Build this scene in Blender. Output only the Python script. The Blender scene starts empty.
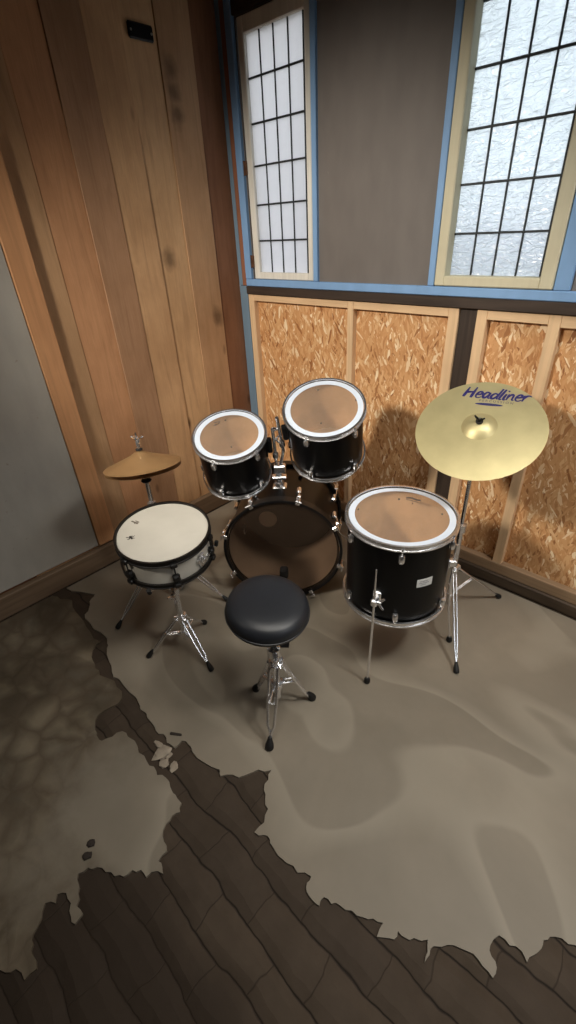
import bpy, math, random
from math import pi, sin, cos, radians, sqrt, atan2
from mathutils import Vector, Matrix, Quaternion, noise

random.seed(7)
scene = bpy.context.scene
COL = scene.collection
V = Vector

# ------------------------------------------------------------------ materials
def lin(c):
    return tuple(((x / 255) / 12.92 if x / 255 <= .04045 else ((x / 255 + .055) / 1.055) ** 2.4) for x in c) + (1.0,)

class NT:
    """tiny node-tree helper"""
    def __init__(s, name):
        s.m = bpy.data.materials.new(name); s.m.use_nodes = True
        s.t = s.m.node_tree; s.n = s.t.nodes; s.n.clear()
        s.out = s.n.new('ShaderNodeOutputMaterial')
        s.b = s.n.new('ShaderNodeBsdfPrincipled')
        s.link(s.b.outputs[0], s.out.inputs[0])
    def link(s, a, b): s.t.links.new(a, b)
    def node(s, typ, **kw):
        n = s.n.new(typ)
        for k, v in kw.items(): setattr(n, k, v)
        return n
    def put(s, sock, v):
        if isinstance(v, bpy.types.NodeSocket): s.link(v, sock)
        else: sock.default_value = v
    def coord(s, scale=(1, 1, 1), rot=(0, 0, 0), loc=(0, 0, 0), kind='Object', src=None):
        if src is None:
            src = s.node('ShaderNodeTexCoord').outputs[kind]
        mp = s.node('ShaderNodeMapping')
        mp.inputs['Scale'].default_value = scale; mp.inputs['Rotation'].default_value = rot; mp.inputs['Location'].default_value = loc
        s.link(src, mp.inputs[0]); return mp.outputs[0]
    def noise(s, vec, scale=5, detail=4, rough=.5, dist=0, col=False):
        n = s.node('ShaderNodeTexNoise')
        s.link(vec, n.inputs['Vector'])
        n.inputs['Scale'].default_value = scale; n.inputs['Detail'].default_value = detail
        n.inputs['Roughness'].default_value = rough; n.inputs['Distortion'].default_value = dist
        return n.outputs['Color' if col else 'Fac']
    def ramp(s, fac, stops, interp='LINEAR'):
        r = s.node('ShaderNodeValToRGB'); r.color_ramp.interpolation = interp
        e = r.color_ramp.elements
        while len(e) < len(stops): e.new(.5)
        for el, (p, c) in zip(e, stops):
            el.position = p; el.color = c if len(c) == 4 else tuple(c) + (1,)
        s.put(r.inputs[0], fac); return r.outputs[0]
    def mix(s, fac, a, b, blend='MIX'):
        m = s.node('ShaderNodeMix', data_type='RGBA', blend_type=blend)
        s.put(m.inputs[0], fac); s.put(m.inputs[6], a); s.put(m.inputs[7], b); return m.outputs[2]
    def math(s, op, a, b=0.0, c=0.0):
        m = s.node('ShaderNodeMath', operation=op)
        s.put(m.inputs[0], a); s.put(m.inputs[1], b); s.put(m.inputs[2], c); return m.outputs[0]
    def bump(s, h, strength=.3, dist=.01, normal=None):
        b = s.node('ShaderNodeBump'); b.inputs['Strength'].default_value = strength; b.inputs['Distance'].default_value = dist
        s.link(h, b.inputs['Height'])
        if normal is not None: s.link(normal, b.inputs['Normal'])
        s.link(b.outputs[0], s.b.inputs['Normal']); return b.outputs[0]
    def set(s, color=None, rough=None, metal=None, spec=None, **kw):
        if color is not None: s.put(s.b.inputs['Base Color'], color)
        if rough is not None: s.put(s.b.inputs['Roughness'], rough)
        if metal is not None: s.put(s.b.inputs['Metallic'], metal)
        if spec is not None: s.put(s.b.inputs['Specular IOR Level'], spec)
        for k, v in kw.items(): s.put(s.b.inputs[k.replace('_', ' ')], v)
        return s.m

BLK = (0, 0, 0, 1); WHT = (1, 1, 1, 1)

def plain(name, rgb, rough=.5, metal=0, var=.12, scale=14, bump=0.0, spec=.5):
    t = NT(name); c = lin(rgb); v = t.coord()
    n = t.noise(v, scale, 4)
    d = tuple(x * (1 - var) for x in c[:3]) + (1,); h = tuple(min(1, x * (1 + var)) for x in c[:3]) + (1,)
    col = t.ramp(n, [(.3, d), (.7, h)])
    if bump: t.bump(t.noise(v, scale * 6, 3), bump, .002)
    return t.set(col, rough, metal, spec)

M = {}
M['chrome'] = plain('chrome', (236, 236, 238), .26, .96, .04, 30)
M['steel'] = plain('brushed_steel', (178, 176, 172), .3, 1.0, .08, 40)
M['rubber'] = plain('black_rubber', (16, 15, 14), .65)
M['black_gloss'] = plain('black_wrap', (6, 6, 7), .3, 0, .1, 8, spec=.22)
M['black_satin'] = plain('black_satin', (16, 15, 15), .38, 0, .1)
M['black_hoop'] = plain('black_hoop_lacquer', (20, 17, 15), .4, 0, .12)
M['snare_white'] = plain('white_wrap', (196, 191, 180), .35, 0, .04)
M['coated'] = plain('coated_drumhead', (188, 183, 172), .7, 0, .05, 9, .05)
M['ring_white'] = plain('white_muffle_ring', (206, 215, 228), .4, 0, .02)
M['shell_wood'] = plain('drum_shell_inner_wood', (200, 157, 115), .55, 0, .2, 7)
M['reso'] = plain('clear_bottom_head_over_wood', (186, 150, 116), .4, 0, .14, 6)
M['logo'] = plain('worn_logo_ink', (96, 84, 74), .7, 0, .25, 60)
M['logo_dark'] = plain('dark_logo_ink', (38, 34, 32), .7, 0, .25, 60)
M['badge'] = plain('silver_badge', (214, 214, 212), .4, .1, .03)
M['badge_ink'] = plain('badge_print', (120, 124, 132), .6)
M['blue_ink'] = plain('navy_print', (30, 26, 92), .5, 0, .1, 40)
M['gold_ink'] = plain('faint_print', (70, 64, 84), .5)
M['leather'] = plain('black_vinyl', (33, 35, 40), .42, 0, .1, 20, .12)
M['felt'] = plain('dark_felt', (40, 36, 34), .95)
M['dark_metal'] = plain('black_metal', (24, 24, 26), .4, .5)
M['lead'] = plain('lead_came', (44, 48, 50), .55, .3)
M['rust'] = plain('rusty_hinge', (92, 62, 44), .8, .2, .3, 60)

def brass(name, rgb, rough, lathe):
    t = NT(name); c = lin(rgb)
    v = t.coord()
    ln = t.node('ShaderNodeVectorMath', operation='LENGTH'); sx = t.node('ShaderNodeSeparateXYZ'); t.link(v, sx.inputs[0])
    cb = t.node('ShaderNodeCombineXYZ'); t.link(sx.outputs[0], cb.inputs[0]); t.link(sx.outputs[1], cb.inputs[1])
    t.link(cb.outputs[0], ln.inputs[0])
    w = t.node('ShaderNodeTexNoise', noise_dimensions='1D'); t.link(ln.outputs['Value'], w.inputs['W'])
    w.inputs['Scale'].default_value = 420; w.inputs['Detail'].default_value = 3
    t.bump(w.outputs['Fac'], lathe, .0006)
    n = t.noise(v, 11, 5)
    col = t.ramp(n, [(.3, tuple(x * .84 for x in c[:3]) + (1,)), (.7, c)])
    return t.set(col, rough, .6)
M['brass'] = brass('brass_cymbal', (200, 187, 140), .46, .15)
M['bronze'] = brass('bronze_hihat', (184, 148, 104), .42, .15)

def clear_head():
    t = NT('clear_drumhead_film')
    t.set(lin((225, 205, 180)), .22, 0, .4)
    tr = t.node('ShaderNodeBsdfTransparent'); tr.inputs[0].default_value = (.95, .93, .9, 1)
    mx = t.node('ShaderNodeMixShader'); mx.inputs[0].default_value = .2
    t.link(tr.outputs[0], mx.inputs[1]); t.link(t.b.outputs[0], mx.inputs[2]); t.link(mx.outputs[0], t.out.inputs[0])
    return t.m
M['clear'] = clear_head()
def smoky_head():
    t = NT('clear_bass_batter_film')
    t.set(lin((96, 78, 64)), .16, 0, .5)
    tr = t.node('ShaderNodeBsdfTransparent'); tr.inputs[0].default_value = (.95, .92, .88, 1)
    mx = t.node('ShaderNodeMixShader'); mx.inputs[0].default_value = .2
    t.link(tr.outputs[0], mx.inputs[1]); t.link(t.b.outputs[0], mx.inputs[2]); t.link(mx.outputs[0], t.out.inputs[0])
    return t.m
M['bass_film'] = smoky_head()
M['bass_wood'] = plain('bass_shell_inner_wood', (128, 106, 88), .5, 0, .15, 5)

def planks():
    t = NT('stained_pine_planks')
    g = t.node('ShaderNodeNewGeometry'); rnd = g.outputs['Random Per Island']
    tc = t.node('ShaderNodeTexCoord').outputs['Object']
    off = t.node('ShaderNodeVectorMath', operation='MULTIPLY_ADD')
    cb = t.node('ShaderNodeCombineXYZ')
    for i in range(3): t.link(rnd, cb.inputs[i])
    t.link(cb.outputs[0], off.inputs[0]); off.inputs[1].default_value = (7, 13, 5); t.link(tc, off.inputs[2])
    v = off.outputs[0]
    base = t.node('ShaderNodeAttribute', attribute_name='board_colour').outputs['Color']
    gr = t.noise(t.coord((6, 6, .5), src=v), 2.6, 6, .6, 1.2)
    grain = t.ramp(gr, [(.3, (.62, .58, .54)), (.5, (1, 1, 1)), (.72, (.8, .76, .7))])
    c = t.mix(.62, base, grain, 'MULTIPLY')
    fine = t.noise(t.coord((60, 60, 2), src=v), 5, 3)
    c = t.mix(.2, c, t.ramp(fine, [(.35, (.6, .56, .52)), (.65, (1, 1, 1))]), 'MULTIPLY')
    # knots
    vo = t.node('ShaderNodeTexVoronoi'); t.link(t.coord((4.4, 6.4, 2.6), src=v), vo.inputs['Vector']); vo.inputs['Scale'].default_value = 1.0
    kn = t.ramp(vo.outputs['Distance'], [(.035, (0.0, 0.0, 0.0)), (.12, (1, 1, 1))])
    c = t.mix(t.math('MULTIPLY', t.math('SUBTRACT', 1.0, kn), .75), c, lin((70, 42, 24)))
    # blotchy grime
    bl = t.noise(t.coord((1.6, 1.6, 1.0), src=tc), 2.2, 5, .6)
    c = t.mix(.5, c, t.ramp(bl, [(.36, (.6, .55, .5)), (.6, (1, 1, 1))]), 'MULTIPLY')
    sp_ = None
    for p in ((0, -.306, 2.27), (0, -.303, 2.19), (0, -.298, 2.115), (0, -.47, 1.52), (0, -.2, 1.2)):
        dv = t.node('ShaderNodeVectorMath', operation='DISTANCE'); t.link(t.coord((1, 1, .75), src=tc), dv.inputs[0]); dv.inputs[1].default_value = (p[0], p[1], p[2] * .75)
        q_ = t.ramp(t.math('ADD', dv.outputs['Value'], t.math('MULTIPLY', t.math('SUBTRACT', t.noise(tc, 16, 4), .5), .05)), [(.012, (1, 1, 1)), (.05, (0, 0, 0))])
        sp_ = q_ if sp_ is None else t.math('MAXIMUM', sp_, q_)
    c = t.mix(t.math('MULTIPLY', sp_, .6), c, lin((58, 38, 24)))
    t.bump(gr, .25, .003)
    return t.set(c, .62, 0, .3)
M['planks'] = planks()

def pine(name, rgb, dark=.8, along='z', rough=.6):
    t = NT(name); c = lin(rgb)
    v = t.coord()
    sc = {'z': (22, 22, 1.2), 'x': (1.2, 22, 22), 'y': (22, 1.2, 22)}[along]
    n = t.noise(t.coord(sc, src=v), 2.2, 5, .55, .6)
    d = tuple(x * dark for x in c[:3]) + (1,)
    col = t.ramp(n, [(.32, d), (.6, c)])
    b = t.noise(v, 3, 4)
    col = t.mix(.5, col, t.ramp(b, [(.35, (.75, .7, .66)), (.6, (1, 1, 1))]), 'MULTIPLY')
    t.bump(n, .2, .002)
    return t.set(col, rough, 0, .3)
M['pine_v'] = pine('pine_stud', (224, 190, 150), .86)
M['pine_h'] = pine('pine_rail', (224, 190, 150), .86, along='x')
M['plate'] = pine('shade_toned_pine_plate', (158, 132, 104), .75, along='x')  # pine colour lowered to stand in for shade at the foot of the wall
M['dark_v'] = pine('dark_stained_post', (66, 54, 46), .65)
M['dark_h'] = pine('dark_stained_beam', (66, 54, 46), .6, 'x')
M['sole_h'] = pine('dirty_sole_timber', (84, 70, 56), .7, 'x')
M['sole_y'] = pine('dirty_base_timber', (122, 102, 82), .72, 'y')
M['batten'] = pine('orange_pine_batten', (204, 152, 108), .82)
M['bare'] = pine('bare_wood_stripe', (150, 100, 76), .7)
M['cream'] = pine('cream_painted_sash', (208, 202, 176), .94)
M['oldwhite'] = pine('worn_white_sash', (230, 228, 220), .86)

def paint(name, rgb, chips, amount=.62, rough=.55):
    t = NT(name); v = t.coord()
    n = t.noise(v, 26, 6, .65)
    f = t.ramp(n, [(amount, (0, 0, 0)), (amount + .05, (1, 1, 1))])
    s = t.noise(t.coord((3, 3, 1.2), src=v), 5, 5)
    c = t.mix(.5, lin(rgb), t.ramp(s, [(.3, (.78, .78, .78)), (.65, (1, 1, 1))]), 'MULTIPLY')
    c = t.mix(f, c, lin(chips))
    t.bump(n, .12, .002)
    return t.set(c, rough, 0, .35)
M['blue'] = paint('chipped_blue_paint', (128, 166, 210), (198, 200, 196), .7)
M['bluegrey'] = paint('worn_blue_grey_paint', (112, 134, 152), (150, 130, 112), .66)
M['greywall'] = paint('grey_wall_board', (114, 108, 104), (124, 119, 115), .72, .6)
M['greydoor'] = paint('grey_painted_sheet', (172, 168, 160), (150, 142, 132), .66, .32)

def osb():
    t = NT('oriented_strand_board')
    tc = t.node('ShaderNodeTexCoord').outputs['Object']
    warp = t.noise(tc, 7, 3, .5, 0, True)
    wv = t.node('ShaderNodeVectorMath', operation='MULTIPLY_ADD'); t.link(warp, wv.inputs[0]); wv.inputs[1].default_value = (.05, .02, .05); t.link(tc, wv.inputs[2])
    cols = []; hs = []
    for k, (ang, sx, sz) in enumerate(((78, 18, 84), (112, 20, 92), (62, 20, 96), (128, 18, 98), (96, 26, 112))):
        # flake layer: elongated cells, each a flat flake of its own tone
        v = t.coord((1, 0.05, 1), (0, radians(ang), 0), (k * 3.1, 0, k * 1.7), src=wv.outputs[0])
        v = t.coord((sx, 1, sz), src=v)
        vo = t.node('ShaderNodeTexVoronoi'); t.link(v, vo.inputs['Vector']); vo.inputs['Scale'].default_value = 1
        vo.inputs['Randomness'].default_value = 1
        sep = t.node('ShaderNodeSeparateColor'); t.link(vo.outputs['Color'], sep.inputs[0])
        cols.append(sep.outputs[1]); hs.append(sep.outputs[0])
    val = cols[0]; top = hs[0]
    for c, h in zip(cols[1:], hs[1:]):
        sel = t.math('GREATER_THAN', h, top)
        mixv = t.node('ShaderNodeMix', data_type='FLOAT')
        t.link(sel, mixv.inputs[0]); t.link(val, mixv.inputs[2]); t.link(c, mixv.inputs[3]); val = mixv.outputs[0]
        top = t.math('MAXIMUM', top, h)
    col = t.ramp(val, [(0, lin((152, 100, 60))), (.1, lin((192, 138, 90))), (.35, lin((206, 154, 104))), (.7, lin((213, 164, 114))), (.88, lin((224, 182, 134))), (1, lin((248, 226, 190)))])
    b = t.noise(tc, 4, 4)
    col = t.mix(.45, col, t.ramp(b, [(.35, (.78, .72, .66)), (.6, (1, 1, 1))]), 'MULTIPLY')
    t.bump(top, .12, .003)
    return t.set(col, .6, 0, .3)
M['osb'] = osb()

def pavers():
    t = NT('clay_brick_pavers')
    tc = t.node('ShaderNodeTexCoord').outputs['Object']
    w = t.noise(tc, 5, 3, .5, 0, True)
    wv = t.node('ShaderNodeVectorMath', operation='MULTIPLY_ADD'); t.link(w, wv.inputs[0]); wv.inputs[1].default_value = (.09, .07, 0); t.link(tc, wv.inputs[2])
    br = t.node('ShaderNodeTexBrick'); t.link(t.coord(loc=(.03, .012, 0), src=wv.outputs[0]), br.inputs['Vector'])
    br.inputs['Scale'].default_value = 1; br.inputs['Brick Width'].default_value = .215; br.inputs['Row Height'].default_value = .104
    br.inputs['Mortar Size'].default_value = .003; br.inputs['Mortar Smooth'].default_value = 1.0
    br.inputs['Color1'].default_value = lin((74, 63, 52)); br.inputs['Color2'].default_value = lin((66, 56, 47)); br.inputs['Mortar'].default_value = lin((56, 47, 39))
    sx = t.node('ShaderNodeSeparateXYZ'); t.link(t.coord(loc=(0, .012, 0), src=wv.outputs[0]), sx.inputs[0])
    row = t.math('PINGPONG', sx.outputs[1], .052)
    rowj = t.math('ABSOLUTE', t.math('SUBTRACT', t.math('FRACT', t.math('DIVIDE', sx.outputs[1], .104)), .5))   # .5 at a bed joint
    wob = t.noise(t.coord((4, 14, 1), src=tc), 3, 3)
    rj = t.ramp(t.math('ADD', rowj, t.math('MULTIPLY', t.math('SUBTRACT', wob, .5), .05)), [(.455, (0, 0, 0)), (.492, (1, 1, 1))])
    n = t.noise(tc, 9, 6, .6)
    c = t.mix(.7, br.outputs['Color'], t.ramp(n, [(.3, (.66, .64, .6)), (.65, (1, 1, 1))]), 'MULTIPLY')
    c = t.mix(t.math('MULTIPLY', rj, .8), c, lin((32, 26, 22)))
    sy_ = t.node('ShaderNodeSeparateXYZ'); t.link(tc, sy_.inputs[0])
    dirt = t.ramp(t.math('ADD', t.math('MULTIPLY', sy_.outputs[1], -1.0), t.math('MULTIPLY', t.math('SUBTRACT', t.noise(tc, 5, 4), .5), .2)), [(.0, (0, 0, 0)), (1, (1, 1, 1))])
    dm = t.node('ShaderNodeMapRange'); t.link(t.math('ADD', t.math('MULTIPLY', sy_.outputs[1], -1.0), t.math('MULTIPLY', t.math('SUBTRACT', t.noise(tc, 5, 4), .5), .2)), dm.inputs[0])
    dm.inputs['From Min'].default_value = 1.88; dm.inputs['From Max'].default_value = 2.02
    dirt = dm.outputs[0]
    c = t.mix(t.math('MULTIPLY', dirt, .85), c, lin((46, 37, 29)))
    soft = t.ramp(rowj, [(.2, (1, 1, 1)), (.5, (0, 0, 0))])
    h = t.math('ADD', t.math('MULTIPLY', soft, 1.0), t.math('ADD', t.math('MULTIPLY', br.outputs['Fac'], -.14), t.math('MULTIPLY', n, .6)))
    t.bump(h, .7, .012)
    return t.set(c, .78, 0, .2)
M['pavers'] = pavers()

def screed(name, stones):
    t = NT(name)
    tc = t.node('ShaderNodeTexCoord').outputs['Object']
    big = t.noise(tc, 1.6, 5, .55, .6)
    med = t.noise(tc, 6, 5, .6)
    c = t.ramp(big, [(.3, lin((118, 110, 97))), (.55, lin((128, 119, 105))), (.75, lin((140, 130, 115)))])
    c = t.mix(.35, c, t.ramp(med, [(.3, (.78, .76, .72)), (.65, (1, 1, 1))]), 'MULTIPLY')
    sm = t.noise(t.coord((1, 1.4, 1), (0, 0, .6), src=tc), 1.3, 1, .4, 1.0)
    c = t.mix(t.ramp(sm, [(.5, (0, 0, 0)), (.6, (.3, .3, .3)), (.615, (0, 0, 0))]), c, lin((166, 158, 142)))
    h = big
    if stones:
        w = t.noise(tc, 8, 3, .5, 0, True)
        wv = t.node('ShaderNodeVectorMath', operation='MULTIPLY_ADD'); t.link(w, wv.inputs[0]); wv.inputs[1].default_value = (.09, .09, 0); t.link(tc, wv.inputs[2])
        vo = t.node('ShaderNodeTexVoronoi', feature='DISTANCE_TO_EDGE'); t.link(t.coord((8.5, 11, 1), src=wv.outputs[0]), vo.inputs['Vector']); vo.inputs['Scale'].default_value = 1
        j = t.ramp(vo.outputs['Distance'], [(.0, (0, 0, 0)), (.32, (1, 1, 1))])
        sx = t.node('ShaderNodeSeparateXYZ'); t.link(tc, sx.inputs[0])
        # trodden dirt and bare stones away from the thick clean lobe of cement
        dv = t.node('ShaderNodeVectorMath', operation='DISTANCE'); t.link(tc, dv.inputs[0]); dv.inputs[1].default_value = (1.36, -1.86, 0)
        dd = t.math('ADD', dv.outputs['Value'], t.math('MULTIPLY', t.math('SUBTRACT', med, .5), .55))
        away = t.ramp(dd, [(.16, (0, 0, 0)), (.42, (1, 1, 1))])
        stone = t.mix(.8, c, t.ramp(t.noise(tc, 5.5, 4, .55), [(.38, lin((122, 111, 96))), (.56, lin((240, 229, 208)))]), 'MULTIPLY')
        c2 = t.mix(j, lin((98, 87, 73)), t.mix(.5, c, stone))
        gr = t.ramp(t.noise(tc, 3.2, 5, .6, .4), [(.38, (.55, .53, .48)), (.6, (1, 1, 1))])
        c2 = t.mix(.8, c2, gr, 'MULTIPLY')
        c2 = t.mix(1.0, c2, (.86, .84, .8, 1), 'MULTIPLY')
        c = t.mix(away, c, c2)
        h = t.math('ADD', t.math('MULTIPLY', j, t.math('MULTIPLY', away, .6)), t.math('MULTIPLY', big, .6))
    t.bump(h, .35 if stones else .25, .012)
    return t.set(c, .55 if not stones else .75, 0, .35)
M['screed'] = screed('worn_cement_screed', False)
M['rubble_screed'] = screed('stony_cement_screed', True)
M['chip'] = plain('mortar_chip', (150, 138, 122), .9, 0, .2, 30, .3)
M['chip_dark'] = plain('dark_chip', (46, 38, 32), .9, 0, .2, 30, .3)
M['ceiling'] = plain('dark_ceiling_boards', (48, 40, 33), .8)
M['plaster'] = plain('old_plaster', (96, 88, 78), .85, 0, .1, 3)

def glass(name, ripple, tint):
    t = NT(name)
    tc = t.node('ShaderNodeTexCoord').outputs['Object']
    n = t.noise(t.coord((26, 26, 60) if ripple else (20, 20, 20), src=tc), 1.0, 2, .5, 1.2)
    bmp = t.node('ShaderNodeBump'); bmp.inputs['Strength'].default_value = .8 if ripple else .25; bmp.inputs['Distance'].default_value = .013
    t.link(n, bmp.inputs['Height'])
    t.n.remove(t.b)
    tl = t.node('ShaderNodeBsdfTranslucent'); tl.inputs[0].default_value = tint; t.link(bmp.outputs[0], tl.inputs['Normal'])
    rf = t.node('ShaderNodeBsdfRefraction'); rf.inputs['Roughness'].default_value = .12 if ripple else .3; rf.inputs['IOR'].default_value = 1.3
    rf.inputs[0].default_value = tint; t.link(bmp.outputs[0], rf.inputs['Normal'])
    gl = t.node('ShaderNodeBsdfGlossy'); gl.inputs['Roughness'].default_value = .15; t.link(bmp.outputs[0], gl.inputs['Normal'])
    a = t.node('ShaderNodeMixShader'); a.inputs[0].default_value = .38 if ripple else .2
    t.link(tl.outputs[0], a.inputs[1]); t.link(rf.outputs[0], a.inputs[2])
    b = t.node('ShaderNodeMixShader'); b.inputs[0].default_value = .06
    t.link(a.outputs[0], b.inputs[1]); t.link(gl.outputs[0], b.inputs[2])
    t.link(b.outputs[0], t.out.inputs[0])
    return t.m
M['hammered'] = glass('hammered_cathedral_glass', True, (.91, .965, 1, 1))
M['frosted'] = glass('milky_glass', False, (.95, .95, .97, 1))

# ------------------------------------------------------------------ mesh builder
class MB:
    def __init__(s): s.v = []; s.f = []
    def add(s, vs, fs):
        b = len(s.v); s.v += [V(x) for x in vs]; s.f += [tuple(b + i for i in f) for f in fs]; return s
    def box(s, lo, hi, mat=None):
        x0, y0, z0 = lo; x1, y1, z1 = hi
        vs = [V(p) for p in ((x0, y0, z0), (x1, y0, z0), (x1, y1, z0), (x0, y1, z0), (x0, y0, z1), (x1, y0, z1), (x1, y1, z1), (x0, y1, z1))]
        if mat is not None: vs = [mat @ p for p in vs]
        return s.add(vs, [(0, 3, 2, 1), (4, 5, 6, 7), (0, 1, 5, 4), (1, 2, 6, 5), (2, 3, 7, 6), (3, 0, 4, 7)])
    def cbox(s, lo, hi, ch, mat=None):
        """box with chamfered vertical-and-horizontal edges"""
        lo, hi = V(lo), V(hi); ch = min(ch, *(abs(hi[i] - lo[i]) * .45 for i in range(3)))
        vs = []; idx = {}
        for sx in (0, 1):
            for sy in (0, 1):
                for sz in (0, 1):
                    c = V((hi.x if sx else lo.x, hi.y if sy else lo.y, hi.z if sz else lo.z))
                    d = V((-1 if sx else 1, -1 if sy else 1, -1 if sz else 1)) * ch
                    for ax in range(3):
                        p = c.copy()
                        for k in range(3):
                            if k != ax: p[k] += d[k]
                        idx[(sx, sy, sz, ax)] = len(vs); vs.append(p)
        fs = []
        for ax in range(3):
            a, b = [k for k in range(3) if k != ax]
            for sg in (0, 1):
                q = []
                for (u, w) in ((0, 0), (1, 0), (1, 1), (0, 1)):
                    key = [0, 0, 0]; key[ax] = sg; key[a] = u; key[b] = w
                    q.append(idx[(*key, ax)])
                fs.append(tuple(q))
            for u in (0, 1):
                for w in (0, 1):
                    k0 = [0, 0, 0]; k1 = [0, 0, 0]
                    k0[a] = k1[a] = u; k0[b] = k1[b] = w; k0[ax] = 0; k1[ax] = 1
                    fs.append((idx[(*k0, a)], idx[(*k1, a)], idx[(*k1, b)], idx[(*k0, b)]))
        for sx in (0, 1):
            for sy in (0, 1):
                for sz in (0, 1):
                    fs.append(tuple(idx[(sx, sy, sz, ax)] for ax in range(3)))
        if mat is not None: vs = [mat @ p for p in vs]
        return s.add(vs, fs)
    def lathe(s, prof, seg=48, mat=None, closed=False, a0=0.0):
        """profile [(r,z)...] around local z; r==0 ends make a pole"""
        rings = []; vs = []; fs = []
        for r, z in prof:
            if r < 1e-7: rings.append([len(vs)]); vs.append(V((0, 0, z)))
            else:
                rings.append(list(range(len(vs), len(vs) + seg)))
                vs += [V((r * cos(a0 + 2 * pi * k / seg), r * sin(a0 + 2 * pi * k / seg), z)) for k in range(seg)]
        pr = list(zip(rings, rings[1:])) + ([(rings[-1], rings[0])] if closed else [])
        for A, B in pr:
            for k in range(seg):
                k2 = (k + 1) % seg
                if len(A) == 1 and len(B) == 1: continue
                if len(A) == 1: fs.append((A[0], B[k2], B[k]))
                elif len(B) == 1: fs.append((A[k], A[k2], B[0]))
                else: fs.append((A[k], A[k2], B[k2], B[k]))
        if mat is not None: vs = [mat @ p for p in vs]
        return s.add(vs, fs)
    def tube(s, pts, r, seg=10, cap=True):
        pts = [V(p) for p in pts]; n = len(pts)
        rs = r if isinstance(r, (list, tuple)) else [r] * n
        vs = []; fs = []; u = None
        for i, p in enumerate(pts):
            t = (pts[min(i + 1, n - 1)] - pts[max(i - 1, 0)]).normalized()
            if u is None:
                u = t.cross(V((.31, .22, .92)));  u = u if u.length > 1e-3 else t.cross(V((1, 0, 0)))
            u = (u - t * u.dot(t)).normalized(); w = t.cross(u)
            vs += [p + (u * cos(2 * pi * k / seg) + w * sin(2 * pi * k / seg)) * rs[i] for k in range(seg)]
        for i in range(n - 1):
            for k in range(seg):
                k2 = (k + 1) % seg
                fs.append((i * seg + k, i * seg + k2, (i + 1) * seg + k2, (i + 1) * seg + k))
        if cap:
            fs.append(tuple(range(seg - 1, -1, -1))); fs.append(tuple((n - 1) * seg + k for k in range(seg)))
        return s.add(vs, fs)
    def ball(s, c, r, seg=14, sc=(1, 1, 1), mat=None):
        n = 8; prof = [(r * sin(pi * k / n) if 0 < k < n else 0, -r * cos(pi * k / n)) for k in range(n + 1)]
        m = Matrix.Translation(V(c)) @ Matrix.Diagonal((*sc, 1))
        if mat is not None: m = mat @ m
        return s.lathe(prof, seg, m)
    def ribbon(s, pts, w, th=.0006):
        """flat brush stroke in local xy at z=0..th, width list w"""
        n = len(pts); vs = []; fs = []
        for i, p in enumerate(pts):
            p = V((p[0], p[1], 0)); a = V((*pts[max(i - 1, 0)], 0)); b = V((*pts[min(i + 1, n - 1)], 0))
            t = (b - a); t = t.normalized() if t.length > 1e-9 else V((1, 0, 0)); q = V((-t.y, t.x, 0))
            ww = w[i] if isinstance(w, list) else w
            for sg in (-.5, .5):
                for z in (0, th): vs.append(p + q * ww * sg + V((0, 0, z)))
        for i in range(n - 1):
            a = i * 4; b = a + 4
            fs += [(a + 1, b + 1, b + 3, a + 3), (a, a + 2, b + 2, b), (a, b, b + 1, a + 1), (a + 2, a + 3, b + 3, b + 2)]
        fs += [(0, 1, 3, 2), ((n - 1) * 4, (n - 1) * 4 + 2, (n - 1) * 4 + 3, (n - 1) * 4 + 1)]
        return s.add(vs, fs)
    def map(s, fn): s.v = [V(fn(p)) for p in s.v]; return s
    def xf(s, m): s.v = [m @ p for p in s.v]; return s

def build(name, mb, mat, parent=None, world=False, smooth=35):
    """link a mesh object; world=True: the builder holds world coordinates"""
    me = bpy.data.meshes.new(name)
    vs = mb.v
    if parent is not None and world:
        inv = parent_world(parent).inverted(); vs = [inv @ p for p in vs]
    me.from_pydata([tuple(p) for p in vs], [], mb.f); me.validate(); me.update()
    import bmesh
    bm = bmesh.new(); bm.from_mesh(me); bmesh.ops.recalc_face_normals(bm, faces=bm.faces); bm.to_mesh(me); bm.free()
    if smooth:
        for p in me.polygons: p.use_smooth = True
        me.set_sharp_from_angle(angle=radians(smooth))
    me.materials.append(mat)
    o = bpy.data.objects.new(name, me); COL.objects.link(o)
    if parent is not None: o.parent = parent
    return o

def parent_world(o):
    m = o.matrix_basis.copy()
    return m if o.parent is None else parent_world(o.parent) @ m

def copy_mesh(o, parent=None, m=None):
    c = o.copy(); COL.objects.link(c)
    c.parent = parent
    if m is not None: c.matrix_basis = m
    return c

def thing(name, label, cat, loc=(0, 0, 0), rot=None, group=None):
    o = bpy.data.objects.new(name, None); o.empty_display_size = .05; COL.objects.link(o)
    m = Matrix.Translation(V(loc))
    if rot is not None: m = m @ rot.to_matrix().to_4x4() if isinstance(rot, Quaternion) else m @ rot
    o.matrix_basis = m
    o['label'] = label; o['category'] = cat
    if group: o['group'] = group
    return o
def tag(o, label, cat, group=None):
    o['label'] = label; o['category'] = cat
    if group: o['group'] = group
    return o
def struct(name, mb, mat, parent=None, smooth=20):
    o = build(name, mb, mat, parent, smooth=smooth)
    if parent is None: o['kind'] = 'structure'
    return o
def boxes(*bs):
    m = MB()
    for lo, hi in bs: m.box(lo, hi)
    return m

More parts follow.
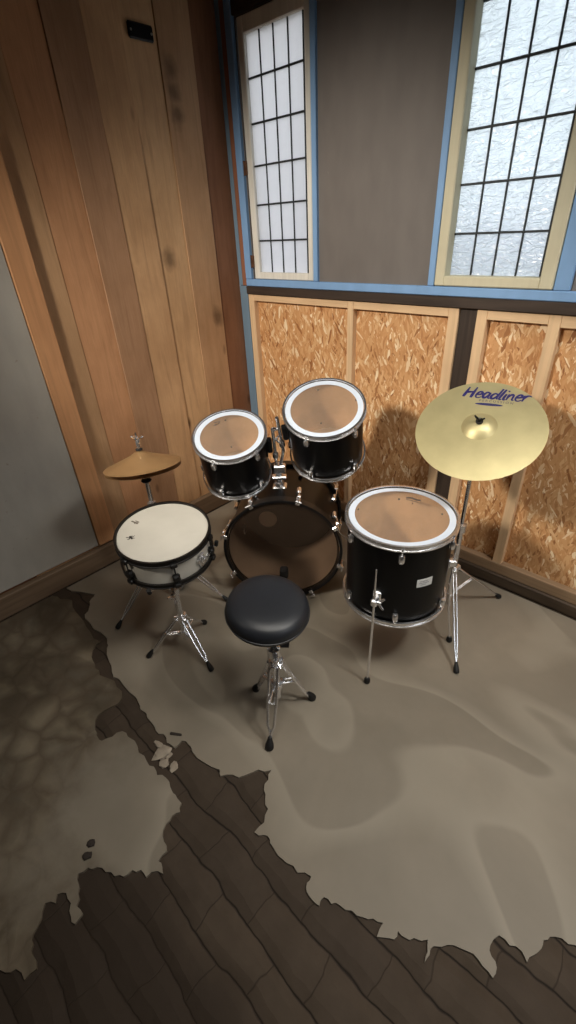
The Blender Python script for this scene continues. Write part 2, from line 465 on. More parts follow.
# ------------------------------------------------------------------ room
W, D, H = 4.7, -4.4, 2.8
def rough_edge(poly, amp, depth=2, closed_from=None, closed_to=None):
    pts = [V((*p, 0)) for p in poly]
    for d in range(depth):
        out = []
        for i, p in enumerate(pts):
            q = pts[(i + 1) % len(pts)]; out.append(p)
            L = (q - p).length
            if L > .02 and L < .5:
                nrm = V((-(q - p).y, (q - p).x, 0)).normalized()
                out.append((p + q) / 2 + nrm * random.uniform(-amp, amp) * min(1, L / .06))
        pts = out
    return pts
def slab(poly, z0, z1):
    m = MB(); n = len(poly)
    m.add([(p.x, p.y, z1) for p in poly] + [(p.x, p.y, z0) for p in poly],
          [tuple(range(n)), tuple(range(2 * n - 1, n - 1, -1))] + [(i, n + i, n + (i + 1) % n, (i + 1) % n) for i in range(n)])
    return m

struct('floor', boxes(((-.1, D - .1, -.12), (W + .1, .15, -.008))), M['pavers'])
main_edge = [(.06, -1.52), (.23, -1.439), (.284, -1.494), (.363, -1.561), (.575, -1.554), (.634, -1.585), (.779, -1.639), (.837, -1.637), (1.025, -1.648), (1.055, -1.653), (1.129, -1.658), (1.204, -1.653), (1.282, -1.658), (1.278, -1.624), (1.341, -1.622), (1.474, -1.597), (1.491, -1.61), (1.554, -1.55), (1.611, -1.475), (1.639, -1.54), (1.693, -1.574), (1.709, -1.651), (1.738, -1.636), (1.78, -1.64), (1.843, -1.643), (1.919, -1.619), (1.933, -1.655), (1.981, -1.656), (1.978, -1.632), (2.025, -1.616), (2.087, -1.594), (2.134, -1.567), (2.138, -1.603), (2.175, -1.577), (2.173, -1.555), (2.212, -1.539), (2.241, -1.517), (2.257, -1.562), (2.259, -1.518), (2.285, -1.491), (2.342, -1.463), (2.397, -1.474), (2.397, -1.449), (2.367, -1.417), (2.376, -1.382), (2.431, -1.374), (2.449, -1.387), (2.467, -1.334), (2.475, -1.296), (2.528, -1.27), (2.655, -1.181), (2.875, -.992), (3.4, -.9), (W - .02, -.8), (W - .02, -.03), (.06, -.03)]
left_edge = [(.06, -1.6), (.179, -1.544), (.376, -1.575), (.576, -1.585), (.602, -1.643), (.7, -1.679), (.796, -1.667), (.936, -1.68), (.932, -1.784), (.998, -1.824), (1.047, -1.828), (1.071, -1.754), (1.143, -1.743), (1.249, -1.756), (1.319, -1.759), (1.386, -1.75), (1.413, -1.756), (1.462, -1.756), (1.482, -1.776), (1.477, -1.828), (1.485, -1.845), (1.544, -1.87), (1.547, -1.904), (1.586, -1.912), (1.555, -1.934), (1.555, -1.951), (1.507, -1.97), (1.482, -2.014), (1.42, -2.039), (1.393, -2.086), (1.439, -2.108), (1.496, -2.121), (1.501, -2.147), (1.478, -2.147), (1.447, -2.133), (1.412, -2.132), (1.396, -2.152), (1.413, -2.164), (1.39, -2.185), (1.435, -2.236), (1.48, -2.254), (1.515, -2.258), (1.512, -2.289), (1.474, -2.296), (1.46, -2.318), (1.428, -2.32), (1.278, -2.424), (1.138, -2.58), (.7, -2.9), (.06, -3.1)]
struct('floor_screed', slab(rough_edge(main_edge, .012), -.0081, 0), M['screed'], smooth=0)
struct('floor_stony_screed', slab(rough_edge(left_edge, .012), -.0081, 0), M['rubble_screed'], smooth=0)

struct('ceiling', boxes(((-.1, D - .1, H), (W + .1, .15, H + .1))), M['ceiling'])
struct('wall_right', boxes(((W, D - .1, 0), (W + .1, .15, H))), M['plaster'])
struct('wall_front', boxes(((-.1, D - .1, 0), (W, D, H))), M['plaster'])

# left wall: upright boards, each a little proud or shy of the next
seams = [0.0, -.16, -.354, -.526, -.70, -.868, -1.048, -1.2, -1.4, -1.62, -1.84, -2.02, -2.24, -2.5, -2.7, -2.95, -3.2, -3.45, -3.7, -3.95, -4.2, D]
prot = [0, .004, -.002, .003, .006, -.001, .001, -.004, .002]
tones = [(142, 98, 70), (194, 154, 116), (214, 174, 131), (210, 169, 127), (178, 139, 107), (200, 150, 110), (190, 152, 114), (202, 155, 116), (208, 166, 124)]
m = MB(); fcol = []
for i, (a, b) in enumerate(zip(seams, seams[1:])):
    n0 = len(m.f)
    m.cbox((-.1, b + .0004, 0), (prot[i % len(prot)], a - .0004, H), .0015)
    fcol += [lin(tones[i % len(tones)])] * (len(m.f) - n0)
wl = struct('wall_left', m, M['planks'])
at = wl.data.attributes.new('board_colour', 'FLOAT_COLOR', 'FACE')
for i, c in enumerate(fcol): at.data[i].color = c
struct('trim_1', MB().cbox((.004, -1.268, .13), (.026, -1.165, H), .003), M['batten'])
struct('trim_2', MB().cbox((.007, -3.0, .13), (.016, -1.271, H - .02), .002), M['greydoor'])
bb = MB().cbox((0.007, D + .02, -.004), (.045, -.005, .118), .004)
struct('baseboard_left', bb, M['sole_y'])
hole = MB().cbox((-.002, -.5, 2.345), (.012, -.375, 2.4), .006)
hp = build('slot_plate', hole, M['dark_metal'])
vt = thing('vent_plate', 'small dark metal plate fixed high on the planked left wall', 'vent plate', (0, -.436, 2.345))
hp.name = 'plate'; hp.parent = vt; hp.matrix_basis = parent_world(vt).inverted()
sc = MB()
for yy in (-.488, -.387): sc.lathe([(0, .003), (.004, .002), (.005, 0)], 10, Matrix.Translation((.012, yy, 2.372)) @ Matrix.Rotation(pi / 2, 4, 'Y'))
for k, yy in enumerate((-.488, -.387)):
    build('screw', MB().lathe([(0, .003), (.004, .002), (.005, 0)], 10, Matrix.Translation((.012, yy, 2.372)) @ Matrix.Rotation(pi / 2, 4, 'Y')), M['steel'], vt, world=True)

# back wall: backing with two window openings
w1 = (.177, .546, 1.421, 2.400)        # opening of the left window
w2 = (1.314, 1.697, 1.425, 2.400)
o1 = (.118, .585, 1.38, 2.46); o2 = (1.262, 1.76, 1.38, 2.47)
m = MB()
y0, y1 = .014, .14
for lo, hi in (((0, y0, 1.33), (o1[0], y1, H)), ((o1[1], y0, 1.33), (o2[0], y1, H)), ((o2[1], y0, 1.33), (W, y1, H)),
               ((o1[0], y0, o1[3]), (o1[1], y1, H)), ((o2[0], y0, o2[3]), (o2[1], y1, H)),
               ((o1[0], y0, 1.33), (o1[1], y1, o1[2])), ((o2[0], y0, 1.33), (o2[1], y1, o2[2]))):
    m.box(lo, hi)
m.box((0, .05, -.1), (W, y1, 1.335))
struct('wall_back', m, M['greywall'])
# OSB sheets behind the pine framing
xs = [.03, .83, 1.40]
wb = bpy.data.objects['wall_back']
for a, b in ((.03, .822), (.823, 1.405), (1.47, 1.785), (1.786, 2.95), (2.96, W - .02)):
    build('osb_panel', boxes(((a, .034, .05), (b, .05, 1.32))), M['osb'], wb)
studs = [(.067, .112), (.806, .842), (1.352, 1.398), (1.478, 1.522), (1.760, 1.804), (2.35, 2.395), (2.92, 2.965), (3.5, 3.545), (4.1, 4.145)]
k = 3
for a, b in studs:
    struct(f'trim_{k}', MB().cbox((a, .0, .121), (b, .036, 1.303), .002), M['pine_v']); k += 1
for a, b, z in ((.112, .806, 1.268), (.842, 1.352, 1.266), (1.522, 1.76, 1.266), (1.804, 2.35, 1.258), (2.395, 2.92, 1.258), (2.965, 3.5, 1.258), (3.545, 4.1, 1.258), (4.145, W - .02, 1.258)):
    struct(f'trim_{k}', MB().cbox((a, .001, z), (b, .036, 1.302), .002), M['pine_h']); k += 1
for a, b in ((.067, 1.4), (1.476, W - .02)):
    struct(f'trim_{k}', MB().cbox((a, -.004, .064), (b, .036, .124), .003), M['plate']); k += 1
struct(f'trim_{k}', MB().cbox((.0, -.016, -.004), (W - .02, .06, .063), .006), M['sole_h']); k += 1
struct(f'trim_{k}', MB().cbox((1.399, .012, .05), (1.477, .06, 1.31), .003), M['dark_v']); k += 1
struct(f'trim_{k}', MB().cbox((.065, -.012, 1.304), (W - .02, .06, 1.347), .004), M['dark_h']); k += 1
# blue painted frame work
struct(f'trim_{k}', MB().cbox((.062, -.004, 1.348), (W - .02, .06, 1.384), .003), M['blue']); k += 1
struct(f'trim_{k}', MB().cbox((.001, -.006, .06), (.066, .03, 1.347), .003), M['bluegrey']); k += 1
struct(f'trim_{k}', MB().cbox((.001, -.006, 1.348), (.03, .03, H), .003), M['bluegrey']); k += 1
struct(f'trim_{k}', MB().cbox((.0302, -.004, 1.348), (.063, .03, H), .003), M['bare']); k += 1
struct(f'trim_{k}', MB().cbox((.0632, -.006, 1.385), (.112, .05, H), .003), M['blue']); k += 1
for a, b in ((.583, .612), (1.238, 1.268), (1.75, 1.806), (2.75, 2.80)):
    struct(f'trim_{k}', MB().cbox((a, -.003, 1.385), (b, .05, H), .003), M['blue']); k += 1
struct(f'trim_{k}', MB().cbox((.112, -.003, 2.472), (.583, .05, 2.53), .003), M['dark_h']); k += 1
struct(f'trim_{k}', MB().cbox((1.268, -.003, 2.475), (1.75, .05, 2.53), .003), M['blue']); k += 1

def window(n, op, outer, y_glass, y_front, mat, glassmat, dx, x0):
    a, b, z0, z1 = op; A, B, Z0, Z1 = outer
    r = thing(f'window_{n}', '', '', ((A + B) / 2, 0, Z0)); del r['label']; del r['category']; r['kind'] = 'structure'
    f = MB()
    f.cbox((A, y_front, Z0), (a, y_front + .062, Z1), .004); f.cbox((b, y_front, Z0), (B, y_front + .062, Z1), .004)
    f.cbox((a - .002, y_front + .001, Z0), (b + .002, y_front + .061, z0), .004); f.cbox((a - .002, y_front + .001, z1), (b + .002, y_front + .061, Z1), .004)
    build('window_frame', f, mat, r, True)
    build('pane', boxes(((a - .006, y_glass, z0 - .006), (b + .006, y_glass + .0015, z1 + .006))), glassmat, r, True, 0)
    rows = [1.575, 1.740, 1.908, 2.077, 2.246]
    for i in range(1, 5):
        x = x0 + dx * i
        if x < b - .012: build('lead_came', MB().cbox((x - .0032, y_glass - .005, z0), (x + .0032, y_glass + .0065, z1), .0015), M['lead'], r, True)
    for z in rows: build('lead_came', MB().cbox((a, y_glass - .006, z - .0038), (b, y_glass + .0075, z + .0038), .0015), M['lead'], r, True)
    for i in range(1, 4):
        for z in rows:
            pass
    return r
win1 = window(1, w1, (.134, .578, 1.386, 2.462), .022, .004, M['oldwhite'], M['frosted'], .0888, .175)
win2 = window(2, w2, (1.271, 1.747, 1.387, 2.462), .047, -.006, M['cream'], M['hammered'], .0913, 1.314)
for z in (1.475, 1.905):
    build('hinge', MB().cbox((.119, -.004, z - .03), (.14, .006, z + .03), .002).tube([(.123, -.005, z - .032), (.123, -.005, z + .032)], .004, 8), M['rust'], win1, True)

# ------------------------------------------------------------------ drum helpers
def axis_rot(n): return V((0, 0, 1)).rotation_difference(V(n).normalized())
def RZ(a): return Matrix.Rotation(radians(a), 4, 'Z')

def hoop_profile(R, h, flange=.006, t=.0025):
    # triple-flanged pressed hoop, bottom flange out, rounded top lip
    r = R - .004
    return [(r - .0025, 0), (R + .001, 0), (R + .001, .003), (r, .0045), (r, h - .004), (R, h - .003), (R, h), (r - .004, h), (r - .0045, h - .003), (r - .0025, h - .006)]

def lug_mb(sh, zl, zh, up):
    """chrome tension lug on the shell at +x, rod reaching to the hoop ear"""
    m = MB()
    zc = (zl + zh) / 2
    m.lathe([(0, -.0195), (.008, -.018), (.0115, -.012), (.0115, .009), (.0085, .0165), (0, .018)], 14, Matrix.Translation((sh + .0105, 0, zc)))
    m.cbox((sh - .001, -.0105, zc - .017), (sh + .009, .0105, zc + .015), .004)
    return m
def rod_mb(sh, z0, z1):
    s = 1 if z1 > z0 else -1
    m = MB().tube([(sh + .0105, 0, z0), (sh + .0105, 0, z1)], .0028, 8)
    m.tube([(sh + .0105, 0, z1), (sh + .0105, 0, z1 + s * .008)], .0042, 6)
    m.cbox((sh - .002, -.008, z1 - .004 if s > 0 else z1), (sh + .015, .008, z1 if s > 0 else z1 + .004), .001)
    return m

def screw_mb(sh, z):
    return MB().lathe([(0, .004), (.0035, .003), (.005, 0), (0, 0)], 10, Matrix.Translation((sh - .0084, 0, z)) @ Matrix.Rotation(-pi / 2, 4, 'Y'))
def rack_tom(root, R, depth, az0, nl, lug_inset=.045, film_in=.80, hoop_h=.022):
    sh = R - .013
    build('shell', MB().lathe([(sh, .006), (sh, depth - .012), (sh - .002, depth - .010), (sh - .008, depth - .010), (sh - .008, .008)], 64, closed=True), M['black_gloss'], root)
    build('shell_lining', MB().lathe([(sh - .0083, .009), (sh - .0083, depth - .0125)], 64), M['shell_wood'], root)
    build('batter_hoop', MB().lathe([(r, depth - hoop_h + z) for r, z in hoop_profile(R, hoop_h)], 72, closed=True), M['chrome'], root)
    build('bottom_hoop', MB().lathe([(r, hoop_h - z) for r, z in hoop_profile(R, hoop_h)], 72, closed=True), M['chrome'], root)
    zt = depth - .0085
    build('batter_head', MB().lathe([(0, zt), (R * film_in, zt), (R - .0085, zt)], 64), M['clear'], root)
    build('muffle_ring', MB().lathe([(R * film_in, zt + .0006), (R * .935, zt + .0006), (R * .935, zt + .0016), (R * film_in, zt + .0016)], 64, closed=True), M['ring_white'], root)
    build('bottom_head', MB().lathe([(0, .007), (sh - .009, .007)], 64), M['reso'], root)
    zu, zd = depth - lug_inset, lug_inset
    lu = ru = ld = rd = None
    for k in range(nl):
        mt = RZ(az0 + 360 / nl * k)
        if lu is None:
            lu = build('lug', lug_mb(sh, zu - .008, zu + .008, 1), M['chrome'], root); lu.matrix_basis = mt
            ru = build('tension_rod', rod_mb(sh, zu + .01, depth - hoop_h + .004), M['chrome'], lu)
            ld = build('lug', lug_mb(sh, zd - .008, zd + .008, 1), M['chrome'], root); ld.matrix_basis = mt
            rd = build('tension_rod', rod_mb(sh, zd - .01, hoop_h - .004), M['chrome'], ld)
            su = build('lug_screw', screw_mb(sh, zu), M['dark_metal'], lu); sd_ = build('lug_screw', screw_mb(sh, zd), M['dark_metal'], ld)
        else:
            a = copy_mesh(lu, root, mt); copy_mesh(ru, a); copy_mesh(su, a)
            a = copy_mesh(ld, root, mt); copy_mesh(rd, a); copy_mesh(sd_, a)
    return sh

def scribble(root, name, spots, z, mat, s=1.0):
    m = MB()
    for pts, w in spots: m.ribbon([(x * s, y * s) for x, y in pts], w * s, .0005)
    m.map(lambda p: (p.x, p.y, p.z + z))
    return build(name, m, mat, root, smooth=0)

def tripod(root, c, hub_z, low_z, feet, r_leg=.0045, gap=.011, rubber=.012, tube_r=.0125, brace_t=.45, hub_r=.019):
    """double-braced folding legs; feet are world points on the floor"""
    c = V((*c, 0))
    for f in feet:
        f = V((*f, 0)); d = (f - c).normalized(); side = V((-d.y, d.x, 0))
        top = c + V((0, 0, hub_z)) + d * (tube_r + .008); end = f + V((0, 0, .026)) - d * .016
        m = MB()
        for sg in (-1, 1):
            pts = [top + side * gap * sg, top.lerp(end, .45) + side * gap * sg, top.lerp(end, .80) + side * gap * .8 * sg, top.lerp(end, .9) + side * .003 * sg, end]
            m.tube(pts, r_leg, 8)
        leg = build('leg', m, M['chrome'], root, True)
        aim = (f - top).normalized(); q = axis_rot(-aim)
        mt = Matrix.Translation(f + V((0, 0, .012)) ) @ q.to_matrix().to_4x4()
        prof = [(0, -.012), (rubber * .8, -.012), (rubber, -.006), (rubber * .95, .008), (rubber * .62, .026), (rubber * .5, .034), (0, .034)]
        rm = MB().lathe(prof, 16, mt)
        rm.map(lambda p: (p.x, p.y, max(p.z, .0)))
        build('rubber_foot', rm, M['rubber'], leg, True)
        if low_z is not None:
            lo = c + V((0, 0, low_z)) + d * (tube_r + .004); mid = top.lerp(end, brace_t)
            b = MB()
            for sg in (-1, 1): b.tube([lo + side * gap * .55 * sg, mid + side * gap * .55 * sg], r_leg * .85, 8)
            b.tube([mid - side * gap * 1.2, mid + side * gap * 1.2], .003, 8)
            build('brace', b, M['chrome'], leg, True)
    def col(z, nm, h=.034):
        m = MB().lathe([(tube_r - .0015, -h / 2), (hub_r, -h / 2 + .002), (hub_r, h / 2 - .003), (tube_r + .001, h / 2), (tube_r - .0015, h / 2)], 20, Matrix.Translation(c + V((0, 0, z))), closed=True)
        for f in feet:
            d = (V((*f, 0)) - c).normalized(); a = atan2(d.y, d.x)
            m.cbox((tube_r, -.009, -h / 2 + .003), (tube_r + .02, .009, h / 2 - .006), .003, Matrix.Translation(c + V((0, 0, z))) @ Matrix.Rotation(a, 4, 'Z'))
        return build(nm, m, M['chrome'], root, True)
    col(hub_z, 'leg_collar')
    if low_z is not None: col(low_z, 'brace_collar', .024)

def wing_mb(p, n, s=1.0):
    """wing bolt at world p, pointing along n"""
    mt = Matrix.Translation(V(p)) @ axis_rot(n).to_matrix().to_4x4() @ Matrix.Diagonal((s, s, s, 1))
    m = MB().lathe([(0, .012), (.0055, .011), (.007, .006), (.008, 0), (0, 0)], 12, mt)
    for sg in (-1, 1):
        m.tube([mt @ V((sg * .004, 0, .006)), mt @ V((sg * .012, 0, .012)), mt @ V((sg * .018, 0, .02))], [.0035 * s, .0045 * s, .003 * s], 8)
    return m

def clampbox(p, d, size, mat=None):
    a = V(d).normalized(); mt = Matrix.Translation(V(p)) @ axis_rot(a).to_matrix().to_4x4()
    return MB().cbox(tuple(-x / 2 for x in size), tuple(x / 2 for x in size), min(size) * .2, mt)

# ------------------------------------------------------------------ bass drum
BN = V((sin(.6717), -cos(.6717), 0)); BC = V((1.0328, -.7904, .29)); BR = .29; BD = .42
bx = V((0, 0, 1)).cross(BN)
brot = Matrix((bx, V((0, 0, 1)), BN)).transposed().to_4x4()      # local: y up, z towards the player
bass = thing('bass_drum', 'large black bass drum lying on its side behind the round stool', 'bass drum', (BC.x, BC.y, 0), brot)
BL = lambda p: V((p[0], p[1] + BR, p[2]))
T = Matrix.Translation((0, BR, 0))
bs = .274
build('shell', MB().lathe([(bs, -BD + .02), (bs, -.02), (bs - .008, -.02), (bs - .008, -BD + .02)], 72, T, closed=True), M['black_gloss'], bass)
build('shell_lining', MB().lathe([(bs - .0084, -BD + .021), (bs - .0084, -.021)], 72, T), M['bass_wood'], bass)
for nm, za, zb in (('batter_hoop', -.042, 0), ('front_hoop', -BD, -BD + .042)):
    build(nm, MB().lathe([(bs + .003, za), (BR, za), (BR + .0, zb), (BR - .011, zb), (bs + .003, zb - .008)], 80, T, closed=True), M['black_hoop'], bass)
    o = build('hoop_inlay', MB().lathe([(BR - .0105, zb + (.0004 if nm[0] == 'b' else -.0424)), (BR - .002, zb + (.0004 if nm[0] == 'b' else -.0424)), (BR - .002, zb + (.0014 if nm[0] == 'b' else -.0414)), (BR - .0105, zb + (.0014 if nm[0] == 'b' else -.0414))], 80, T, closed=True), M['dark_metal'], bpy.data.objects[nm] if nm in bpy.data.objects and bpy.data.objects[nm].parent == bass else [c for c in bass.children if c.name.startswith(nm)][-1])
build('batter_head', MB().lathe([(0, -.0105), (bs + .0035, -.0105)], 72, T), M['bass_film'], bass)
# front head with a round port hole
hole_c = (V((.673, -.54, .217)) - (BC - BN * BD)); hx, hy = hole_c.dot(bx), hole_c.z
def head_with_hole(R, cx, cy, r, z, seg=72):
    m = MB(); vs = []; fs = []
    for k in range(seg):
        a = 2 * pi * k / seg; d = V((cos(a), sin(a), 0)); c = V((cx, cy, 0))
        bq = c.dot(d); t = -bq + sqrt(bq * bq - c.length_squared + R * R)
        i = c + d * r; o = c + d * t
        vs += [(i.x, i.y, z), (o.x, o.y, z)]
    for k in range(seg):
        a, b = 2 * k, 2 * ((k + 1) % seg); fs.append((a, a + 1, b + 1, b))
    return m.add(vs, fs)
build('front_head', head_with_hole(bs + .0035, hx, hy, .055, -BD + .0105).xf(T), M['black_satin'], bass)
M['patch'] = plain('tan_round_patch', (244, 230, 210), .8, 0, .06)
build('round_patch', MB().lathe([(0, .002), (.0525, .002), (.0525, -.001), (0, -.001)], 40, T @ Matrix.Translation((hx, hy, -BD + .0105))), M['patch'], bass)['label'] = 'pale tan round patch on the front head'
build('port_hole_ring', MB().lathe([(.053, -.0015), (.060, -.0015), (.060, .0015), (.053, .0015)], 40, T @ Matrix.Translation((hx, hy, -BD + .0105)), closed=True), M['black_satin'], bass)
def claw_mb(front):
    m = MB(); z = 0 if front else -BD; s = 1 if front else -1
    m.cbox((BR - .013, -.011, z - .006 if front else z - .003), (BR + .007, .011, z + .003 if front else z + .006), .002)
    m.cbox((BR + .001, -.011, z - .048 if front else z), (BR + .008, .011, z if front else z + .048), .002)
    m.tube([(BR + .013, 0, z - s * .04), (BR + .013, 0, z + s * .012)], .0032, 8)
    m.tube([(BR + .013, -.015, z + s * .014), (BR + .013, .015, z + s * .014)], .0035, 8)
    m.cbox((BR + .002, -.008, min(z - s * .05, z - s * .03)), (BR + .018, .008, max(z - s * .05, z - s * .03)), .002)
    m.tube([(BR + .013, 0, z - s * .04), (BR + .004, 0, z - s * .105)], .003, 8)
    return m
lugm = MB().cbox((bs - .001, -.011, -.026), (bs + .020, .011, .026), .006)
cf = cb_ = lg = None
for k in range(8):
    mt = T @ RZ(90 - 17 + 45 * k)
    if cf is None:
        cf = build('claw_hook', claw_mb(True), M['chrome'], bass); cf.matrix_basis = mt
        cb_ = build('claw_hook', claw_mb(False), M['chrome'], bass); cb_.matrix_basis = mt
        lg = build('lug', lugm, M['chrome'], bass); lg.matrix_basis = mt @ Matrix.Translation((0, 0, -.125))
        lg2 = copy_mesh(lg, bass, mt @ Matrix.Translation((0, 0, -BD + .125)))
    else:
        if abs(((90 - 17 + 45 * k) % 360) - 270) < 30:   # the lowest claws sit clear of the floor
            pass
        copy_mesh(cf, bass, mt); copy_mesh(cb_, bass, mt)
        copy_mesh(lg, bass, mt @ Matrix.Translation((0, 0, -.125))); copy_mesh(lg, bass, mt @ Matrix.Translation((0, 0, -BD + .125)))
for sg in (-1, 1):      # folding spurs near the front
    a = radians(90 + sg * 108); p = V((cos(a) * bs, sin(a) * bs + BR, -BD + .1))
    e = V((p.x + (-sg) * .12, .012, -BD - .02))
    sp = build('spur', MB().tube([p, e], .007, 10), M['chrome'], bass)
    build('spur_mount', MB().cbox((-.02, -.02, -.03), (.02, .02, .03), .006, Matrix.Translation(p)), M['chrome'], sp)
    build('rubber_tip', MB().lathe([(0, -.012), (.009, -.012), (.011, 0), (.009, .014), (0, .014)], 12, Matrix.Translation(e)), M['rubber'], sp)
# tom holder on the top of the shell (world coordinates)
PB = V((.915, -.665, .555))
hold = build('tom_holder', MB().lathe([(.0, 0), (.03, 0), (.032, .006), (.024, .014), (.022, .05), (.0165, .052), (.0165, .125), (.0, .125)], 24, Matrix.Translation(PB)), M['chrome'], bass, True)
build('holder_base', MB().cbox((-.034, -.03, -.012), (.034, .03, .014), .006, Matrix.Translation(PB) @ RZ(38)), M['chrome'], bass, True)
build('wing_bolt', wing_mb(PB + V((.02, -.024, .035)), (.6, -.75, .1), 1.2), M['chrome'], hold, True)

# ------------------------------------------------------------------ toms
def oriented(name, label, top, n, depth, cat='tom drum', group=None):
    n = V(n).normalized(); q = axis_rot(n)
    return thing(name, label, cat, V(top) - n * depth, q, group), n
tl, nl_ = oriented('rack_tom', 'smaller black rack tom with white ringed head, nearest the plank wall', (.811, -.8557, .8713), (.2493, -.2972, 1), .265)
rack_tom(tl, .166, .265, -70, 5, film_in=.785)
tr, nr_ = oriented('rack_tom', 'larger of the two black rack toms over the bass drum, head ringed white', (1.1261, -.5823, .9797), (.2514, -.4025, 1), .302)
rack_tom(tr, .178, .302, -77, 5, film_in=.805)

def tom_arm(root, n, top, depth, R, toward, s):
    n = V(n).normalized(); t = V(toward); t = (t - n * t.dot(n)).normalized(); w = n.cross(t)
    sh = R - .013; base = V(top) - n * depth * .40 + t * sh
    m = MB(); mt = Matrix((t, w, n)).transposed().to_4x4(); mt.translation = base
    br = build('mount_bracket', MB().cbox((-.004, -.022, -.05), (.006, .022, .06), .003, mt).cbox((.004, -.014, -.035), (.03, .014, .05), .006, mt), M['dark_metal'], root, True)
    a = base + t * .0395 + n * .105; b = base + t * .0395 - n * .085
    return br, a, b, t
LR = V((1.09 - .778, -.525 + .816, .1)).normalized()
br1, a1, b1, t1 = tom_arm(tl, nl_, (.811, -.8557, .8713), .265, .166, LR, 1)
br2, a2, b2, t2 = tom_arm(tr, nr_, (1.1261, -.5823, .9797), .302, .178, -LR, -1)
top = PB + V((0, 0, .125))
for (a, b, nm, br, tt) in ((a1, b1, 'tom_arm', br1, t1), (a2, b2, 'tom_arm', br2, t2)):
    e = top + V((0, 0, -.012 if br is br1 else -.04))
    k = b + (b - a).normalized() * .025
    arm = build(nm, MB().tube([a, b, k, k.lerp(e, .35) + V((0, 0, -.006)), e], .0078, 12), M['chrome'], bass, True)
    build('wing_bolt', wing_mb(a.lerp(b, .35) + tt * .006, tt, 1.1), M['chrome'], arm, True)
    build('memory_lock', MB().lathe([(.0075, -.012), (.014, -.012), (.014, .012), (.0075, .012)], 16, Matrix.Translation(b.lerp(a, .12)) @ axis_rot(a - b).to_matrix().to_4x4(), closed=True), M['chrome'], arm, True)
build('holder_clamp', MB().cbox((-.026, -.02, -.022), (.034, .02, .018), .006, Matrix.Translation(top + V((0, 0, -.02))) @ RZ(43)), M['chrome'], bass, True)
hw = build('holder_clamp_plate', MB().cbox((-.035, -.02, -.008), (.035, .02, .008), .004, Matrix.Translation(PB + V((.004, -.004, .06))) @ RZ(43)), M['chrome'], bass, True)
# worn marks and badges
for root, R, dz in ((tl, .163, .265 - .0078), (tr, .176, .302 - .0078)):
    pass
scribble(tl, 'head_logo', [([(-.112, .012), (-.098, .034), (-.09, .018)], .006), ([(-.104, .006), (-.09, .004)], .005), ([(-.1, -.006), (-.094, .016)], .004)], .265 - .0078, M['logo'])
bdg = MB().cbox((0, -.014, -.022), (.0015, .014, .022), .0006)
def shell_badge(root, sh, az, z, w, h, mat):
    m = MB(); n = 8; vs = []; fs = []
    for i in range(n + 1):
        a = (i / n - .5) * w / sh
        for r in (sh + .0002, sh + .0016):
            for zz in (-h / 2, h / 2): vs.append(((r) * cos(a), r * sin(a), zz))
    for i in range(n):
        a = i * 4; b = a + 4
        fs += [(a + 2, b + 2, b + 3, a + 3), (a, a + 1, b + 1, b), (a + 1, a + 3, b + 3, b + 1), (a, b, b + 2, a + 2)]
    fs += [(0, 2, 3, 1), (n * 4, n * 4 + 1, n * 4 + 3, n * 4 + 2)]
    m.add(vs, fs); o = build('badge', m, mat, root); o.matrix_basis = Matrix.Translation((0, 0, z)) @ RZ(az); return o
shell_badge(tr, .165, -122, .15, .03, .05, M['badge_ink'])

# ------------------------------------------------------------------ floor tom
fn = V((.0181, -.0167, 1)).normalized(); FT = V((1.6043, -.7087, .6975)); FD = .392; FR = .2110
ft, _ = oriented('floor_tom', 'tall black floor tom on three thin chrome legs below the large brass cymbal', FT, fn, FD, 'floor tom')
# the root sits on the floor under the shell; parts are built in the shell's own frame
base = FT - fn * FD
ft.matrix_basis = Matrix.Translation((base.x, base.y, 0))
shellm = Matrix.Translation((0, 0, base.z)) @ axis_rot(fn).to_matrix().to_4x4()
tmp = thing('floor_tom_frame', '', '', (0, 0, 0)); tmp.parent = ft; tmp.matrix_basis = shellm
sh = rack_tom(tmp, FR, FD, -57, 6, lug_inset=.055, film_in=.825, hoop_h=.024)
scribble(tmp, 'head_logo', [([(-.05, .118), (-.03, .13), (-.01, .128), (.006, .134)], .012), ([(-.046, .108), (-.02, .112), (.004, .116)], .004), ([(-.012, .1), (-.006, .092)], .004)], FD - .0078, M['logo'])
bd = shell_badge(tmp, sh, -29, .212, .062, .036, M['badge'])
pr = MB()
for j, (zz, w0, w1) in enumerate(((.008, -.020, .012), (.0, -.022, .018), (-.008, -.016, .006))):
    n = 6
    for i in range(n):
        a0 = (w0 + (w1 - w0) * i / n) / sh; a1_ = (w0 + (w1 - w0) * (i + .7) / n) / sh
        rr = sh + .0018
        pr.add([(rr * cos(a), rr * sin(a), zz + d) for a in (a0, a1_) for d in (-.0018, .0018)], [(0, 2, 3, 1)])
build('badge_print', pr, M['badge_ink'], bd, smooth=0)
for ch in list(tmp.children):
    ch.matrix_basis = shellm @ ch.matrix_basis; ch.parent = ft
bpy.data.objects.remove(tmp)
legs_ft = [V((1.652, -.949, 0)), V((1.804, -.524, 0)), V((1.375, -.63, 0))]
